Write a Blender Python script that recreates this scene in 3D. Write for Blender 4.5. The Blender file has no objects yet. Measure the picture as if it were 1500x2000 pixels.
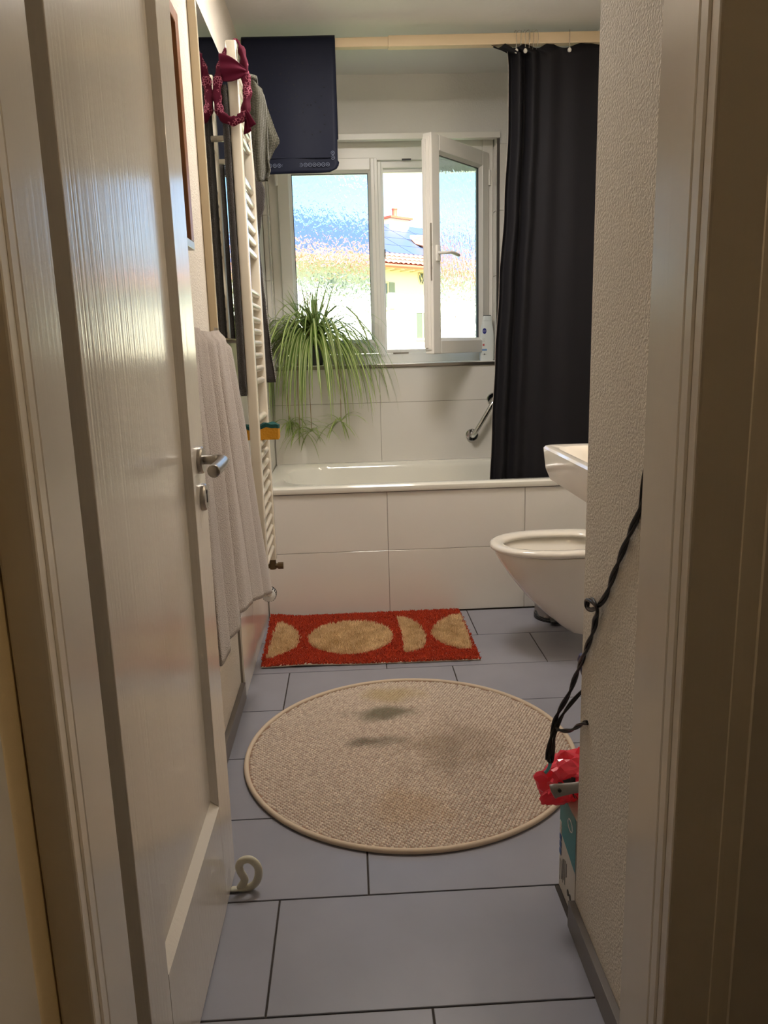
import bpy, bmesh, math, random
import numpy as np
from mathutils import Vector, Matrix

random.seed(7)
rng = np.random.default_rng(7)
scene = bpy.context.scene
col = scene.collection
PI = math.pi

# ------------------------------------------------------------------ camera
cam_d = bpy.data.cameras.new('camera')
cam = bpy.data.objects.new('camera', cam_d)
col.objects.link(cam)
cam_d.sensor_fit = 'VERTICAL'
cam_d.sensor_height = 36.0
cam_d.lens = 1509.01 / 2000 * 36.0
cam_d.clip_start = 0.02
cam_d.clip_end = 300
cr = Vector((0.998566, -0.046322, -0.026834))
cu = Vector((0.035870, 0.206871, 0.977710))
cf = Vector((0.039738, 0.977271, -0.208236))
cam.matrix_world = Matrix(((cr.x, cu.x, -cf.x, 0), (cr.y, cu.y, -cf.y, 0), (cr.z, cu.z, -cf.z, 1.15799), (0, 0, 0, 1)))
scene.camera = cam

# ------------------------------------------------------------------ world, sun, exposure
world = bpy.data.worlds.new('sky')
scene.world = world
world.use_nodes = True
wn = world.node_tree.nodes
wl = world.node_tree.links
sky = wn.new('ShaderNodeTexSky')
sky.sky_type = 'NISHITA'
sky.sun_disc = False
sky.sun_elevation = math.radians(48)
sky.sun_rotation = math.radians(200)
sky.air_density = 1.0
sky.dust_density = 0.3
sky.ozone_density = 3.5
bg = wn['Background']
bg.inputs['Strength'].default_value = 0.225
wl.new(sky.outputs['Color'], bg.inputs['Color'])

sun_d = bpy.data.lights.new('sun', 'SUN')
sun_d.energy = 14.5
sun_d.angle = math.radians(0.6)
sun_d.color = (1.0, 0.94, 0.84)
sun = bpy.data.objects.new('sun', sun_d)
col.objects.link(sun)
sun.location = (5, -12, 20)
sun.rotation_euler = Vector((0.45, -0.75, 0.95)).to_track_quat('Z', 'Y').to_euler()

scene.view_settings.view_transform = 'Standard'
scene.view_settings.look = 'None'
scene.view_settings.gamma = 1.0
scene.view_settings.use_curve_mapping = False
scene.view_settings.exposure = 1.0
scene.cycles.use_denoising = True
scene.cycles.max_bounces = 16
scene.cycles.diffuse_bounces = 8
scene.cycles.transmission_bounces = 8

CEIL_FILL_W = 32.0       # added ceiling fill lamp, emission strength
BASIN_FILL_W = 20.0     # added fill lamp over the basin
HALL_FILL_W = 28.0        # added hallway fill lamp, emission strength

# ------------------------------------------------------------------ materials
def lin(c):
    return tuple((x / 255 / 12.92 if x / 255 <= 0.04045 else ((x / 255 + 0.055) / 1.055) ** 2.4) for x in c)


def mat(name, rgb, rough=0.5, metal=0.0, spec=0.5, bump=None, vary=None, coat=0.0, sheen=0.0, stretch=None, emit=None):
    """rgb: sRGB 0..255.  bump=(scale, strength, distance, detail)  vary=(scale, darker rgb, contrast)."""
    m = bpy.data.materials.new(name)
    m.use_nodes = True
    nt = m.node_tree
    N, L = nt.nodes, nt.links
    b = N['Principled BSDF']
    b.inputs['Base Color'].default_value = (*lin(rgb), 1)
    b.inputs['Roughness'].default_value = rough
    b.inputs['Metallic'].default_value = metal
    b.inputs['Specular IOR Level'].default_value = spec
    b.inputs['Coat Weight'].default_value = coat
    b.inputs['Coat Roughness'].default_value = 0.08
    b.inputs['Sheen Weight'].default_value = sheen
    tc = N.new('ShaderNodeTexCoord')
    mp = N.new('ShaderNodeMapping')
    L.new(tc.outputs['Object'], mp.inputs['Vector'])
    if stretch:
        mp.inputs['Scale'].default_value = stretch
    if bump:
        n = N.new('ShaderNodeTexNoise')
        n.inputs['Scale'].default_value = bump[0]
        n.inputs['Detail'].default_value = bump[3]
        L.new(mp.outputs['Vector'], n.inputs['Vector'])
        bp = N.new('ShaderNodeBump')
        bp.inputs['Strength'].default_value = bump[1]
        bp.inputs['Distance'].default_value = bump[2]
        L.new(n.outputs['Fac'], bp.inputs['Height'])
        L.new(bp.outputs['Normal'], b.inputs['Normal'])
    if vary:
        n2 = N.new('ShaderNodeTexNoise')
        n2.inputs['Scale'].default_value = vary[0]
        n2.inputs['Detail'].default_value = 5
        L.new(mp.outputs['Vector'], n2.inputs['Vector'])
        rp = N.new('ShaderNodeValToRGB')
        rp.color_ramp.elements[0].position = 0.5 - vary[2]
        rp.color_ramp.elements[1].position = 0.5 + vary[2]
        rp.color_ramp.elements[0].color = (*lin(vary[1]), 1)
        rp.color_ramp.elements[1].color = (*lin(rgb), 1)
        L.new(n2.outputs['Fac'], rp.inputs['Fac'])
        L.new(rp.outputs['Color'], b.inputs['Base Color'])
    if emit:
        b.inputs['Emission Color'].default_value = (*emit[0], 1)
        b.inputs['Emission Strength'].default_value = emit[1]
    return m


PLASTER = mat('plaster', (216, 208, 196), 0.75, bump=(210, 0.9, 0.004, 3), spec=0.35)
PAINT = mat('ceiling_paint', (218, 218, 216), 0.8, bump=(60, 0.25, 0.002, 3), spec=0.2)
BACKPLASTER = mat('fine_plaster', (222, 221, 217), 0.8, bump=(130, 0.5, 0.003, 4), spec=0.3)
HALLPAPER = mat('hall_wallpaper', (214, 196, 160), 0.8, bump=(300, 0.3, 0.001, 2))
HALLGREY = mat('hall_paint', (190, 184, 176), 0.7)
WTILE = mat('white_wall_tile', (226, 223, 217), 0.09, spec=0.5, vary=(2.5, (221, 217, 210), 0.3))
WGROUT = mat('wall_grout', (140, 132, 122), 0.9)
FTILE = mat('grey_floor_tile', (148, 148, 158), 0.31, spec=0.5, vary=(5, (136, 136, 145), 0.28), bump=(40, 0.06, 0.002, 5))
FGROUT = mat('floor_grout', (62, 56, 52), 0.95)
LACQUER = mat('door_lacquer', (214, 207, 196), 0.17, spec=0.85, stretch=(1, 1, 0.02), bump=(130, 0.22, 0.0025, 2))
JAMBLAC = mat('jamb_lacquer', (212, 205, 194), 0.2, spec=0.8, stretch=(1, 1, 0.02), bump=(130, 0.10, 0.002, 2))
STEEL = mat('brushed_steel', (168, 162, 154), 0.3, metal=1.0)
CHROME = mat('chrome', (205, 205, 205), 0.12, metal=1.0)
DARKHOLE = mat('dark_hole', (16, 15, 15), 0.7)
ENAMEL = mat('radiator_enamel', (214, 205, 188), 0.2, coat=0.3)
CERAMIC = mat('white_ceramic', (232, 226, 216), 0.07, coat=0.3)
TUBENAMEL = mat('bath_enamel', (232, 230, 220), 0.1, coat=0.3)
PVC = mat('window_plastic', (234, 232, 226), 0.28)
GASKET = mat('rubber_gasket', (70, 72, 74), 0.6)
TAUPE = mat('taupe_terry', (178, 165, 155), 0.95, bump=(340, 1.0, 0.004, 2), spec=0.1, sheen=0.5)
DARKTERRY = mat('charcoal_terry', (62, 57, 54), 0.95, bump=(420, 1.0, 0.004, 2), spec=0.1, sheen=0.3)
HEMWHITE = mat('pale_hem_stitch', (170, 166, 160), 0.9)
CURTAIN = mat('curtain_cloth', (27, 26, 30), 0.7, bump=(700, 0.25, 0.001, 2), spec=0.2)
HEMEDGE = mat('curtain_hem', (150, 142, 136), 0.8)
BEIGERAIL = mat('beige_rail', (218, 198, 166), 0.35)
PEARL = mat('pearl_plastic', (225, 222, 214), 0.15)
WIRE = mat('clear_wire', (190, 184, 172), 0.25, metal=0.6)
NAVY = mat('navy_rubber', (15, 20, 38), 0.6, spec=0.2, bump=(50, 0.15, 0.002, 2))
NAVYCUP = mat('suction_ring', (84, 92, 112), 0.45)
NAVYHOLE = mat('navy_hole', (10, 12, 18), 0.8)
WOOD = mat('brown_wood', (158, 104, 60), 0.4, stretch=(1, 1, 0.1), bump=(80, 0.2, 0.001, 3), vary=(30, (122, 74, 42), 0.3))
PALEMETAL = mat('pale_metal_strip', (170, 166, 158), 0.35, metal=0.6)
MIRROR = mat('mirror_silver', (225, 226, 222), 0.015, metal=1.0)
GLASSEDGE = mat('polished_glass_edge', (206, 190, 160), 0.15)
PRINT = mat('picture_print', (150, 150, 140), 0.06, coat=1.0, vary=(6, (96, 92, 80), 0.2))
ORANGE = mat('rust_red_pile', (192, 68, 32), 0.95, spec=0.05, vary=(60, (168, 54, 25), 0.3), sheen=0.2)
CREAMPILE = mat('cream_pile', (242, 220, 180), 0.95, spec=0.05, vary=(22, (204, 174, 128), 0.22), sheen=0.2)
MATBACK = mat('mat_backing', (212, 196, 176), 0.9)
PIPING = mat('rug_piping', (206, 188, 166), 0.85, bump=(500, 0.4, 0.001, 2), spec=0.15)
BLACKCABLE = mat('black_cable', (18, 17, 17), 0.35)
TEALTIE = mat('teal_tie', (90, 170, 180), 0.4)
TEAL = mat('teal_card', (0, 122, 132), 0.45)
CARD = mat('white_card', (196, 190, 180), 0.5)
INK = mat('grey_ink', (92, 92, 92), 0.6)
INKBLUE = mat('blue_ink', (40, 82, 140), 0.5)
INKRED = mat('red_ink', (180, 40, 50), 0.5)
INKNAVY = mat('navy_ink', (32, 44, 130), 0.4)
INKSKY = mat('pale_blue_ink', (120, 160, 210), 0.4)
WHITEINK = mat('white_ink', (240, 240, 245), 0.4)
GREYHANDLE = mat('grey_plastic', (142, 138, 134), 0.32)
BLUEPLASTIC = mat('dark_blue_plastic', (30, 40, 84), 0.4)
BLACKPLASTIC = mat('black_plastic', (16, 16, 17), 0.35)
BOTTLE = mat('white_bottle_plastic', (226, 232, 230), 0.25)
STOPPER = mat('pale_grey_rubber', (200, 196, 178), 0.35)
YELLOWFOAM = mat('yellow_foam', (198, 140, 46), 0.9, bump=(160, 0.8, 0.003, 3), spec=0.1)
GREENSCRUB = mat('green_scrub_pad', (44, 84, 80), 0.95, bump=(300, 0.9, 0.003, 3), spec=0.1)
BRASSY = mat('aged_brass', (112, 92, 66), 0.35, metal=0.8)
WATERM = mat('toilet_water', (120, 128, 126), 0.05)
POT = mat('dark_grey_pot', (66, 66, 70), 0.5)
SOIL = mat('potting_soil', (44, 34, 26), 0.95)
TERRAC = mat('dry_leaf', (150, 124, 84), 0.8)
FACADE = mat('house_render', (247, 240, 214), 0.9, bump=(12, 0.2, 0.01, 3))
ROOFT = mat('clay_roof_tile', (190, 128, 104), 0.85, vary=(3, (170, 104, 80), 0.3))
SOLAR = mat('solar_panel', (72, 86, 118), 0.3, spec=0.4)
SOLARGAP = mat('panel_gap', (60, 62, 72), 0.6)
GUTTER = mat('copper_gutter', (170, 92, 66), 0.5)
RAFTER = mat('pale_rafter', (226, 214, 176), 0.8)
SHUTTER = mat('sage_shutter', (150, 156, 132), 0.7)
WINDARK = mat('far_window_pane', (84, 92, 78), 0.08, coat=0.5)
GRASS = mat('far_lawn', (128, 140, 92), 0.95)
OUTRENDER = mat('outer_render', (214, 208, 196), 0.9)


def glass_material(name, bumpy):
    m = bpy.data.materials.new(name)
    m.use_nodes = True
    nt = m.node_tree
    N, L = nt.nodes, nt.links
    for n in list(N):
        if n.type != 'OUTPUT_MATERIAL':
            N.remove(n)
    out = [n for n in N if n.type == 'OUTPUT_MATERIAL'][0]
    g = N.new('ShaderNodeBsdfGlass')
    g.inputs['IOR'].default_value = 1.45
    g.inputs['Roughness'].default_value = 0.03
    g.inputs['Color'].default_value = (0.84, 0.92, 0.96, 1)
    if bumpy:
        tc = N.new('ShaderNodeTexCoord')
        mp = N.new('ShaderNodeMapping')
        mp.inputs['Scale'].default_value = (1.25, 1.0, 0.62)
        n = N.new('ShaderNodeTexNoise')
        n.inputs['Scale'].default_value = 58
        n.inputs['Detail'].default_value = 2.0
        n.inputs['Distortion'].default_value = 0.6
        b = N.new('ShaderNodeBump')
        b.inputs['Strength'].default_value = 1.0
        b.inputs['Distance'].default_value = 0.0015
        L.new(tc.outputs['Object'], mp.inputs['Vector'])
        L.new(mp.outputs['Vector'], n.inputs['Vector'])
        L.new(n.outputs['Fac'], b.inputs['Height'])
        L.new(b.outputs['Normal'], g.inputs['Normal'])
    L.new(g.outputs['BSDF'], out.inputs['Surface'])
    return m


GLASSBUMP = glass_material('ornamental_glass', True)
GLASSFLAT = glass_material('clear_glass', False)


def leaf_material():
    m = bpy.data.materials.new('variegated_leaf')
    m.use_nodes = True
    nt = m.node_tree
    N, L = nt.nodes, nt.links
    b = N['Principled BSDF']
    out = [n for n in N if n.type == 'OUTPUT_MATERIAL'][0]
    uv = N.new('ShaderNodeUVMap')
    sx = N.new('ShaderNodeSeparateXYZ')
    L.new(uv.outputs['UV'], sx.inputs['Vector'])
    rp = N.new('ShaderNodeValToRGB')
    e = rp.color_ramp.elements
    G1, G2, CRM = (*lin((122, 152, 74)), 1), (*lin((142, 168, 88)), 1), (*lin((224, 228, 172)), 1)
    e[0].position, e[0].color = 0.0, G1
    e[1].position, e[1].color = 1.0, G1
    for p, c in ((0.33, G2), (0.40, CRM), (0.60, CRM), (0.67, G2)):
        x = e.new(p)
        x.color = c
    L.new(sx.outputs['X'], rp.inputs['Fac'])
    oi = N.new('ShaderNodeObjectInfo')
    hs = N.new('ShaderNodeHueSaturation')
    mr = N.new('ShaderNodeMapRange')
    mr.inputs['To Min'].default_value = 0.75
    mr.inputs['To Max'].default_value = 1.25
    L.new(oi.outputs['Random'], mr.inputs['Value'])
    L.new(mr.outputs['Result'], hs.inputs['Value'])
    L.new(rp.outputs['Color'], hs.inputs['Color'])
    L.new(hs.outputs['Color'], b.inputs['Base Color'])
    b.inputs['Roughness'].default_value = 0.4
    tr = N.new('ShaderNodeBsdfTranslucent')
    L.new(hs.outputs['Color'], tr.inputs['Color'])
    mx = N.new('ShaderNodeMixShader')
    mx.inputs['Fac'].default_value = 0.45
    L.new(b.outputs['BSDF'], mx.inputs[1])
    L.new(tr.outputs['BSDF'], mx.inputs[2])
    L.new(mx.outputs['Shader'], out.inputs['Surface'])
    return m


LEAF = leaf_material()


def rug_material():
    """woven beige loops with wandering stains"""
    m = bpy.data.materials.new('woven_loops')
    m.use_nodes = True
    nt = m.node_tree
    N, L = nt.nodes, nt.links
    b = N['Principled BSDF']
    b.inputs['Roughness'].default_value = 0.85
    b.inputs['Specular IOR Level'].default_value = 0.15
    tc = N.new('ShaderNodeTexCoord')
    n = N.new('ShaderNodeTexNoise')
    n.inputs['Scale'].default_value = 95
    n.inputs['Detail'].default_value = 2
    L.new(tc.outputs['Object'], n.inputs['Vector'])
    rp = N.new('ShaderNodeValToRGB')
    rp.color_ramp.elements[0].position = 0.35
    rp.color_ramp.elements[1].position = 0.65
    rp.color_ramp.elements[0].color = (*lin((192, 178, 164)), 1)
    rp.color_ramp.elements[1].color = (*lin((226, 214, 198)), 1)
    L.new(n.outputs['Fac'], rp.inputs['Fac'])
    prev = rp.outputs['Color']
    # stains: soft blobs broken up by noise (object space, rug centre = origin)
    nz = N.new('ShaderNodeTexNoise')
    nz.inputs['Scale'].default_value = 9
    nz.inputs['Detail'].default_value = 4
    L.new(tc.outputs['Object'], nz.inputs['Vector'])
    for (x, y, rx, ry, colr, amt) in ((-0.07, 0.23, 0.14, 0.07, (112, 112, 92), 0.85), (-0.11, 0.05, 0.13, 0.055, (112, 108, 92), 0.8),
                                      (-0.04, 0.36, 0.16, 0.09, (186, 168, 116), 0.6), (0.12, -0.02, 0.2, 0.2, (140, 124, 102), 0.5),
                                      (-0.02, -0.3, 0.14, 0.13, (188, 156, 112), 0.3)):
        mp = N.new('ShaderNodeMapping')
        mp.inputs['Location'].default_value = (-x / rx, -y / ry, 0)
        mp.inputs['Scale'].default_value = (1 / rx, 1 / ry, 0)
        L.new(tc.outputs['Object'], mp.inputs['Vector'])
        ln = N.new('ShaderNodeVectorMath')
        ln.operation = 'LENGTH'
        L.new(mp.outputs['Vector'], ln.inputs[0])
        ad = N.new('ShaderNodeMath')
        ad.operation = 'MULTIPLY_ADD'
        L.new(nz.outputs['Fac'], ad.inputs[0])
        ad.inputs[1].default_value = 1.6
        L.new(ln.outputs['Value'], ad.inputs[2])
        mr = N.new('ShaderNodeMapRange')
        mr.interpolation_type = 'SMOOTHSTEP'
        mr.inputs['From Min'].default_value = 1.0
        mr.inputs['From Max'].default_value = 1.75
        mr.inputs['To Min'].default_value = amt
        mr.inputs['To Max'].default_value = 0
        L.new(ad.outputs['Value'], mr.inputs['Value'])
        mx = N.new('ShaderNodeMix')
        mx.data_type = 'RGBA'
        L.new(mr.outputs['Result'], mx.inputs['Factor'])
        L.new(prev, mx.inputs['A'])
        mx.inputs['B'].default_value = (*lin(colr), 1)
        prev = mx.outputs['Result']
    L.new(prev, b.inputs['Base Color'])
    return m


RUGM = rug_material()
RUGBASE = mat('rug_warp', (150, 122, 106), 0.95, spec=0.05)


def bandana_material():
    m = bpy.data.materials.new('burgundy_paisley')
    m.use_nodes = True
    nt = m.node_tree
    N, L = nt.nodes, nt.links
    b = N['Principled BSDF']
    b.inputs['Roughness'].default_value = 0.85
    b.inputs['Specular IOR Level'].default_value = 0.15
    tc = N.new('ShaderNodeTexCoord')
    v = N.new('ShaderNodeTexVoronoi')
    v.feature = 'DISTANCE_TO_EDGE'
    v.inputs['Scale'].default_value = 120
    L.new(tc.outputs['Object'], v.inputs['Vector'])
    lt = N.new('ShaderNodeMath')
    lt.operation = 'LESS_THAN'
    lt.inputs[1].default_value = 0.06
    L.new(v.outputs['Distance'], lt.inputs[0])
    n = N.new('ShaderNodeTexNoise')
    n.inputs['Scale'].default_value = 24
    L.new(tc.outputs['Object'], n.inputs['Vector'])
    gt = N.new('ShaderNodeMath')
    gt.operation = 'GREATER_THAN'
    gt.inputs[1].default_value = 0.52
    L.new(n.outputs['Fac'], gt.inputs[0])
    mu = N.new('ShaderNodeMath')
    mu.operation = 'MULTIPLY'
    L.new(lt.outputs['Value'], mu.inputs[0])
    L.new(gt.outputs['Value'], mu.inputs[1])
    mx = N.new('ShaderNodeMix')
    mx.data_type = 'RGBA'
    mx.inputs['A'].default_value = (*lin((72, 8, 30)), 1)
    mx.inputs['B'].default_value = (*lin((160, 92, 108)), 1)
    L.new(mu.outputs['Value'], mx.inputs['Factor'])
    L.new(mx.outputs['Result'], b.inputs['Base Color'])
    return m


PAISLEY = bandana_material()
BURGUNDY = mat('plain_burgundy', (76, 8, 33), 0.85, spec=0.15)


def waffle_material():
    m = mat('olive_waffle', (64, 62, 50), 0.95, spec=0.1, sheen=0.3)
    nt = m.node_tree
    N, L = nt.nodes, nt.links
    tc = N.new('ShaderNodeTexCoord')
    ck = N.new('ShaderNodeTexVoronoi')
    ck.inputs['Scale'].default_value = 210
    ck.inputs['Randomness'].default_value = 0.15
    L.new(tc.outputs['Object'], ck.inputs['Vector'])
    bp = N.new('ShaderNodeBump')
    bp.inputs['Strength'].default_value = 1.0
    bp.inputs['Distance'].default_value = 0.003
    L.new(ck.outputs['Distance'], bp.inputs['Height'])
    L.new(bp.outputs['Normal'], N['Principled BSDF'].inputs['Normal'])
    return m


WAFFLE = waffle_material()


def bag_material():
    m = mat('red_bag_film', (246, 84, 106), 0.16, coat=0.5)
    nt = m.node_tree
    N, L = nt.nodes, nt.links
    b = N['Principled BSDF']
    out = [n for n in N if n.type == 'OUTPUT_MATERIAL'][0]
    tr = N.new('ShaderNodeBsdfTranslucent')
    tr.inputs['Color'].default_value = (*lin((250, 70, 90)), 1)
    mx = N.new('ShaderNodeMixShader')
    mx.inputs['Fac'].default_value = 0.3
    L.new(b.outputs['BSDF'], mx.inputs[1])
    L.new(tr.outputs['BSDF'], mx.inputs[2])
    L.new(mx.outputs['Shader'], out.inputs['Surface'])
    return m


BAGRED = bag_material()

# ------------------------------------------------------------------ helpers
WORLD = {}          # world location of every Empty / thing (all unrotated unless built locally)


def wloc(o):
    return WORLD.get(o.name, Vector((0, 0, 0))) if o else Vector((0, 0, 0))


def tag(o, label=None, cat=None, group=None, kind=None):
    for k, v in (('label', label), ('category', cat), ('group', group), ('kind', kind)):
        if v:
            o[k] = v
    return o


def thing(name, label=None, cat=None, loc=(0, 0, 0), group=None, kind=None, rotz=0.0):
    o = bpy.data.objects.new(name, None)
    o.empty_display_size = 0.05
    col.objects.link(o)
    o.location = loc
    o.rotation_euler = (0, 0, rotz)
    WORLD[o.name] = Vector(loc)
    return tag(o, label, cat, group, kind)


class MB:
    """collects geometry (world coordinates) for ONE mesh"""

    def __init__(self):
        self.v, self.f, self.mi, self.uv = [], [], [], None

    def add(self, verts, faces, mi=0):
        n = len(self.v)
        self.v += [tuple(p) for p in verts]
        self.f += [tuple(i + n for i in q) for q in faces]
        self.mi += [mi] * len(faces)
        return self

    def box(self, x0, x1, y0, y1, z0, z1, c=0.0, mi=0):
        """box with optional chamfer c on every edge (corner-cut style)"""
        x0, x1 = min(x0, x1), max(x0, x1)
        y0, y1 = min(y0, y1), max(y0, y1)
        z0, z1 = min(z0, z1), max(z0, z1)
        if c <= 0:
            V = [(x, y, z) for z in (z0, z1) for y in (y0, y1) for x in (x0, x1)]
            F = [(0, 2, 3, 1), (4, 5, 7, 6), (0, 1, 5, 4), (2, 6, 7, 3), (0, 4, 6, 2), (1, 3, 7, 5)]
            return self.add(V, F, mi)
        bm = bmesh.new()
        bmesh.ops.create_cube(bm, size=1)
        for v in bm.verts:
            v.co = Vector(((x0 + x1) / 2 + v.co.x * (x1 - x0), (y0 + y1) / 2 + v.co.y * (y1 - y0), (z0 + z1) / 2 + v.co.z * (z1 - z0)))
        bmesh.ops.bevel(bm, geom=list(bm.edges), offset=c, segments=2, profile=0.5, affect='EDGES')
        return self.bm(bm, mi)

    def bm(self, bm, mi=0):
        bm.verts.index_update()
        self.add([v.co[:] for v in bm.verts], [[v.index for v in f.verts] for f in bm.faces], mi)
        bm.free()
        return self

    def tube(self, pts, r, n=10, closed=False, cap=True, flat=None, mi=0):
        """sweep a circle (or ellipse: flat=(ru, rv)) along pts; r number or list"""
        P = [Vector(p) for p in pts]
        m = len(P)
        rs = r if isinstance(r, (list, tuple)) else [r] * m
        T = []
        for i in range(m):
            a = P[(i - 1) % m] if (closed or i > 0) else P[i]
            b = P[(i + 1) % m] if (closed or i < m - 1) else P[i]
            T.append((b - a).normalized())
        ref = Vector((0, 0, 1)) if abs(T[0].z) < 0.9 else Vector((0, 1, 0))
        u = T[0].cross(ref).normalized()
        V = []
        for i in range(m):
            u = (u - T[i] * u.dot(T[i])).normalized()
            w = T[i].cross(u)
            for k in range(n):
                a = 2 * PI * k / n
                fu, fv = flat if flat else (1, 1)
                V.append(P[i] + u * math.cos(a) * rs[i] * fu + w * math.sin(a) * rs[i] * fv)
        F = []
        for i in range(m if closed else m - 1):
            j = (i + 1) % m
            for k in range(n):
                F.append((i * n + k, i * n + (k + 1) % n, j * n + (k + 1) % n, j * n + k))
        if cap and not closed:
            F.append(tuple(reversed(range(n))))
            F.append(tuple((m - 1) * n + k for k in range(n)))
        return self.add(V, F, mi)

    def lathe(self, prof, c, axis='Z', n=24, mi=0):
        """prof: (r, h) list; axis through c"""
        V, F = [], []
        for r, h in prof:
            for k in range(n):
                a = 2 * PI * k / n
                p, q = r * math.cos(a), r * math.sin(a)
                V.append({'Z': (c[0] + p, c[1] + q, c[2] + h), 'Y': (c[0] + p, c[1] + h, c[2] - q), 'X': (c[0] + h, c[1] + p, c[2] + q)}[axis])
        for i in range(len(prof) - 1):
            for k in range(n):
                F.append((i * n + k, i * n + (k + 1) % n, (i + 1) * n + (k + 1) % n, (i + 1) * n + k))
        F.append(tuple(reversed(range(n))))
        F.append(tuple((len(prof) - 1) * n + k for k in range(n)))
        return self.add(V, F, mi)

    def loft(self, rings, cap0=True, cap1=True, mi=0):
        n = len(rings[0])
        V = [p for r in rings for p in r]
        F = []
        for i in range(len(rings) - 1):
            for k in range(n):
                F.append((i * n + k, i * n + (k + 1) % n, (i + 1) * n + (k + 1) % n, (i + 1) * n + k))
        if cap0:
            F.append(tuple(reversed(range(n))))
        if cap1:
            F.append(tuple((len(rings) - 1) * n + k for k in range(n)))
        return self.add(V, F, mi)

    def grid(self, rows, mi=0):
        h, w = len(rows), len(rows[0])
        V = [p for r in rows for p in r]
        F = [(i * w + j, i * w + j + 1, (i + 1) * w + j + 1, (i + 1) * w + j) for i in range(h - 1) for j in range(w - 1)]
        return self.add(V, F, mi)

    def build(self, name, material, parent=None, smooth=False, loc=None, local=False, thick=None, bevel=None, sub=0, fix=True):
        off = Vector((0, 0, 0)) if local else wloc(parent)
        own = Vector(loc) - off if loc is not None else Vector((0, 0, 0))
        me = bpy.data.meshes.new(name)
        sh = off + own
        me.from_pydata([(p[0] - sh.x, p[1] - sh.y, p[2] - sh.z) for p in self.v], [], self.f)
        mats = material if isinstance(material, (list, tuple)) else [material]
        for m in mats:
            me.materials.append(m)
        if len(mats) > 1:
            me.polygons.foreach_set('material_index', self.mi)
        if fix:
            bm = bmesh.new()
            bm.from_mesh(me)
            bmesh.ops.recalc_face_normals(bm, faces=bm.faces)
            bm.to_mesh(me)
            bm.free()
        if smooth:
            me.polygons.foreach_set('use_smooth', [True] * len(me.polygons))
        me.update()
        o = bpy.data.objects.new(name, me)
        col.objects.link(o)
        o.location = own
        if parent:
            o.parent = parent
        WORLD[o.name] = off + own
        if thick:
            md = o.modifiers.new('solid', 'SOLIDIFY')
            md.thickness = thick
            md.offset = 0
        if bevel:
            md = o.modifiers.new('bevel', 'BEVEL')
            md.width = bevel
            md.segments = 2
            md.limit_method = 'ANGLE'
        if sub:
            md = o.modifiers.new('sub', 'SUBSURF')
            md.levels = md.render_levels = sub
        if smooth == 'auto':
            try:
                me.set_sharp_from_angle(angle=math.radians(35))
            except Exception:
                pass
        return o


def spline(pts, k=6, closed=False):
    P = [Vector(p) for p in pts]
    out = []
    m = len(P)
    for i in range(m if closed else m - 1):
        p0 = P[(i - 1) % m] if (closed or i > 0) else P[0]
        p1, p2 = P[i], P[(i + 1) % m]
        p3 = P[(i + 2) % m] if (closed or i + 2 < m) else P[-1]
        for j in range(k):
            t = j / k
            out.append(0.5 * ((2 * p1) + (p2 - p0) * t + (2 * p0 - 5 * p1 + 4 * p2 - p3) * t * t + (3 * p1 - p0 - 3 * p2 + p3) * t ** 3))
    if not closed:
        out.append(P[-1])
    return out


def rrect(x0, x1, y0, y1, r, z, n=8):
    """rounded rectangle ring (counter-clockwise), constant vertex count"""
    pts = []
    for cx, cy, a0 in ((x1 - r, y1 - r, 0), (x0 + r, y1 - r, 90), (x0 + r, y0 + r, 180), (x1 - r, y0 + r, 270)):
        for k in range(n):
            a = math.radians(a0 + 90 * k / (n - 1))
            pts.append((cx + r * math.cos(a), cy + r * math.sin(a), z))
    return pts


TILE_CACHE = {}


def tile_mesh(w, h, t, m, bev=0.0009):
    key = (round(w, 4), round(h, 4), t, m.name)
    if key not in TILE_CACHE:
        me = bpy.data.meshes.new('tile')
        b = bev
        V = [(-w / 2, -h / 2, -t), (w / 2, -h / 2, -t), (w / 2, h / 2, -t), (-w / 2, h / 2, -t),
             (-w / 2, -h / 2, -b), (w / 2, -h / 2, -b), (w / 2, h / 2, -b), (-w / 2, h / 2, -b),
             (-w / 2 + b, -h / 2 + b, 0), (w / 2 - b, -h / 2 + b, 0), (w / 2 - b, h / 2 - b, 0), (-w / 2 + b, h / 2 - b, 0)]
        F = [(8, 9, 10, 11)] + [(i, (i + 1) % 4, 4 + (i + 1) % 4, 4 + i) for i in range(4)] + [(4 + i, 4 + (i + 1) % 4, 8 + (i + 1) % 4, 8 + i) for i in range(4)]
        me.from_pydata(V, [], F)
        me.materials.append(m)
        me.update()
        TILE_CACHE[key] = me
    return TILE_CACHE[key]


ROT = {'Z': (0, 0, 0), '-Y': (PI / 2, 0, 0), 'X': (PI / 2, 0, PI / 2), '-X': (PI / 2, 0, -PI / 2)}


def put_tile(parent, a0, a1, b0, b1, plane, face, m, t=0.008, gap=0.0022):
    """one tile between a0..a1 (first axis) and b0..b1 (second axis) on the plane facing 'face'"""
    w, h = a1 - a0 - gap, b1 - b0 - gap
    if w < 0.006 or h < 0.006:
        return
    o = bpy.data.objects.new('tile', tile_mesh(w, h, t, m))
    col.objects.link(o)
    ca, cb = (a0 + a1) / 2, (b0 + b1) / 2
    p = {'Z': (ca, cb, plane), '-Y': (ca, plane, cb), 'X': (plane, ca, cb), '-X': (plane, ca, cb)}[face]
    o.parent = parent
    o.location = Vector(p) - wloc(parent)
    o.rotation_euler = ROT[face]


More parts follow.
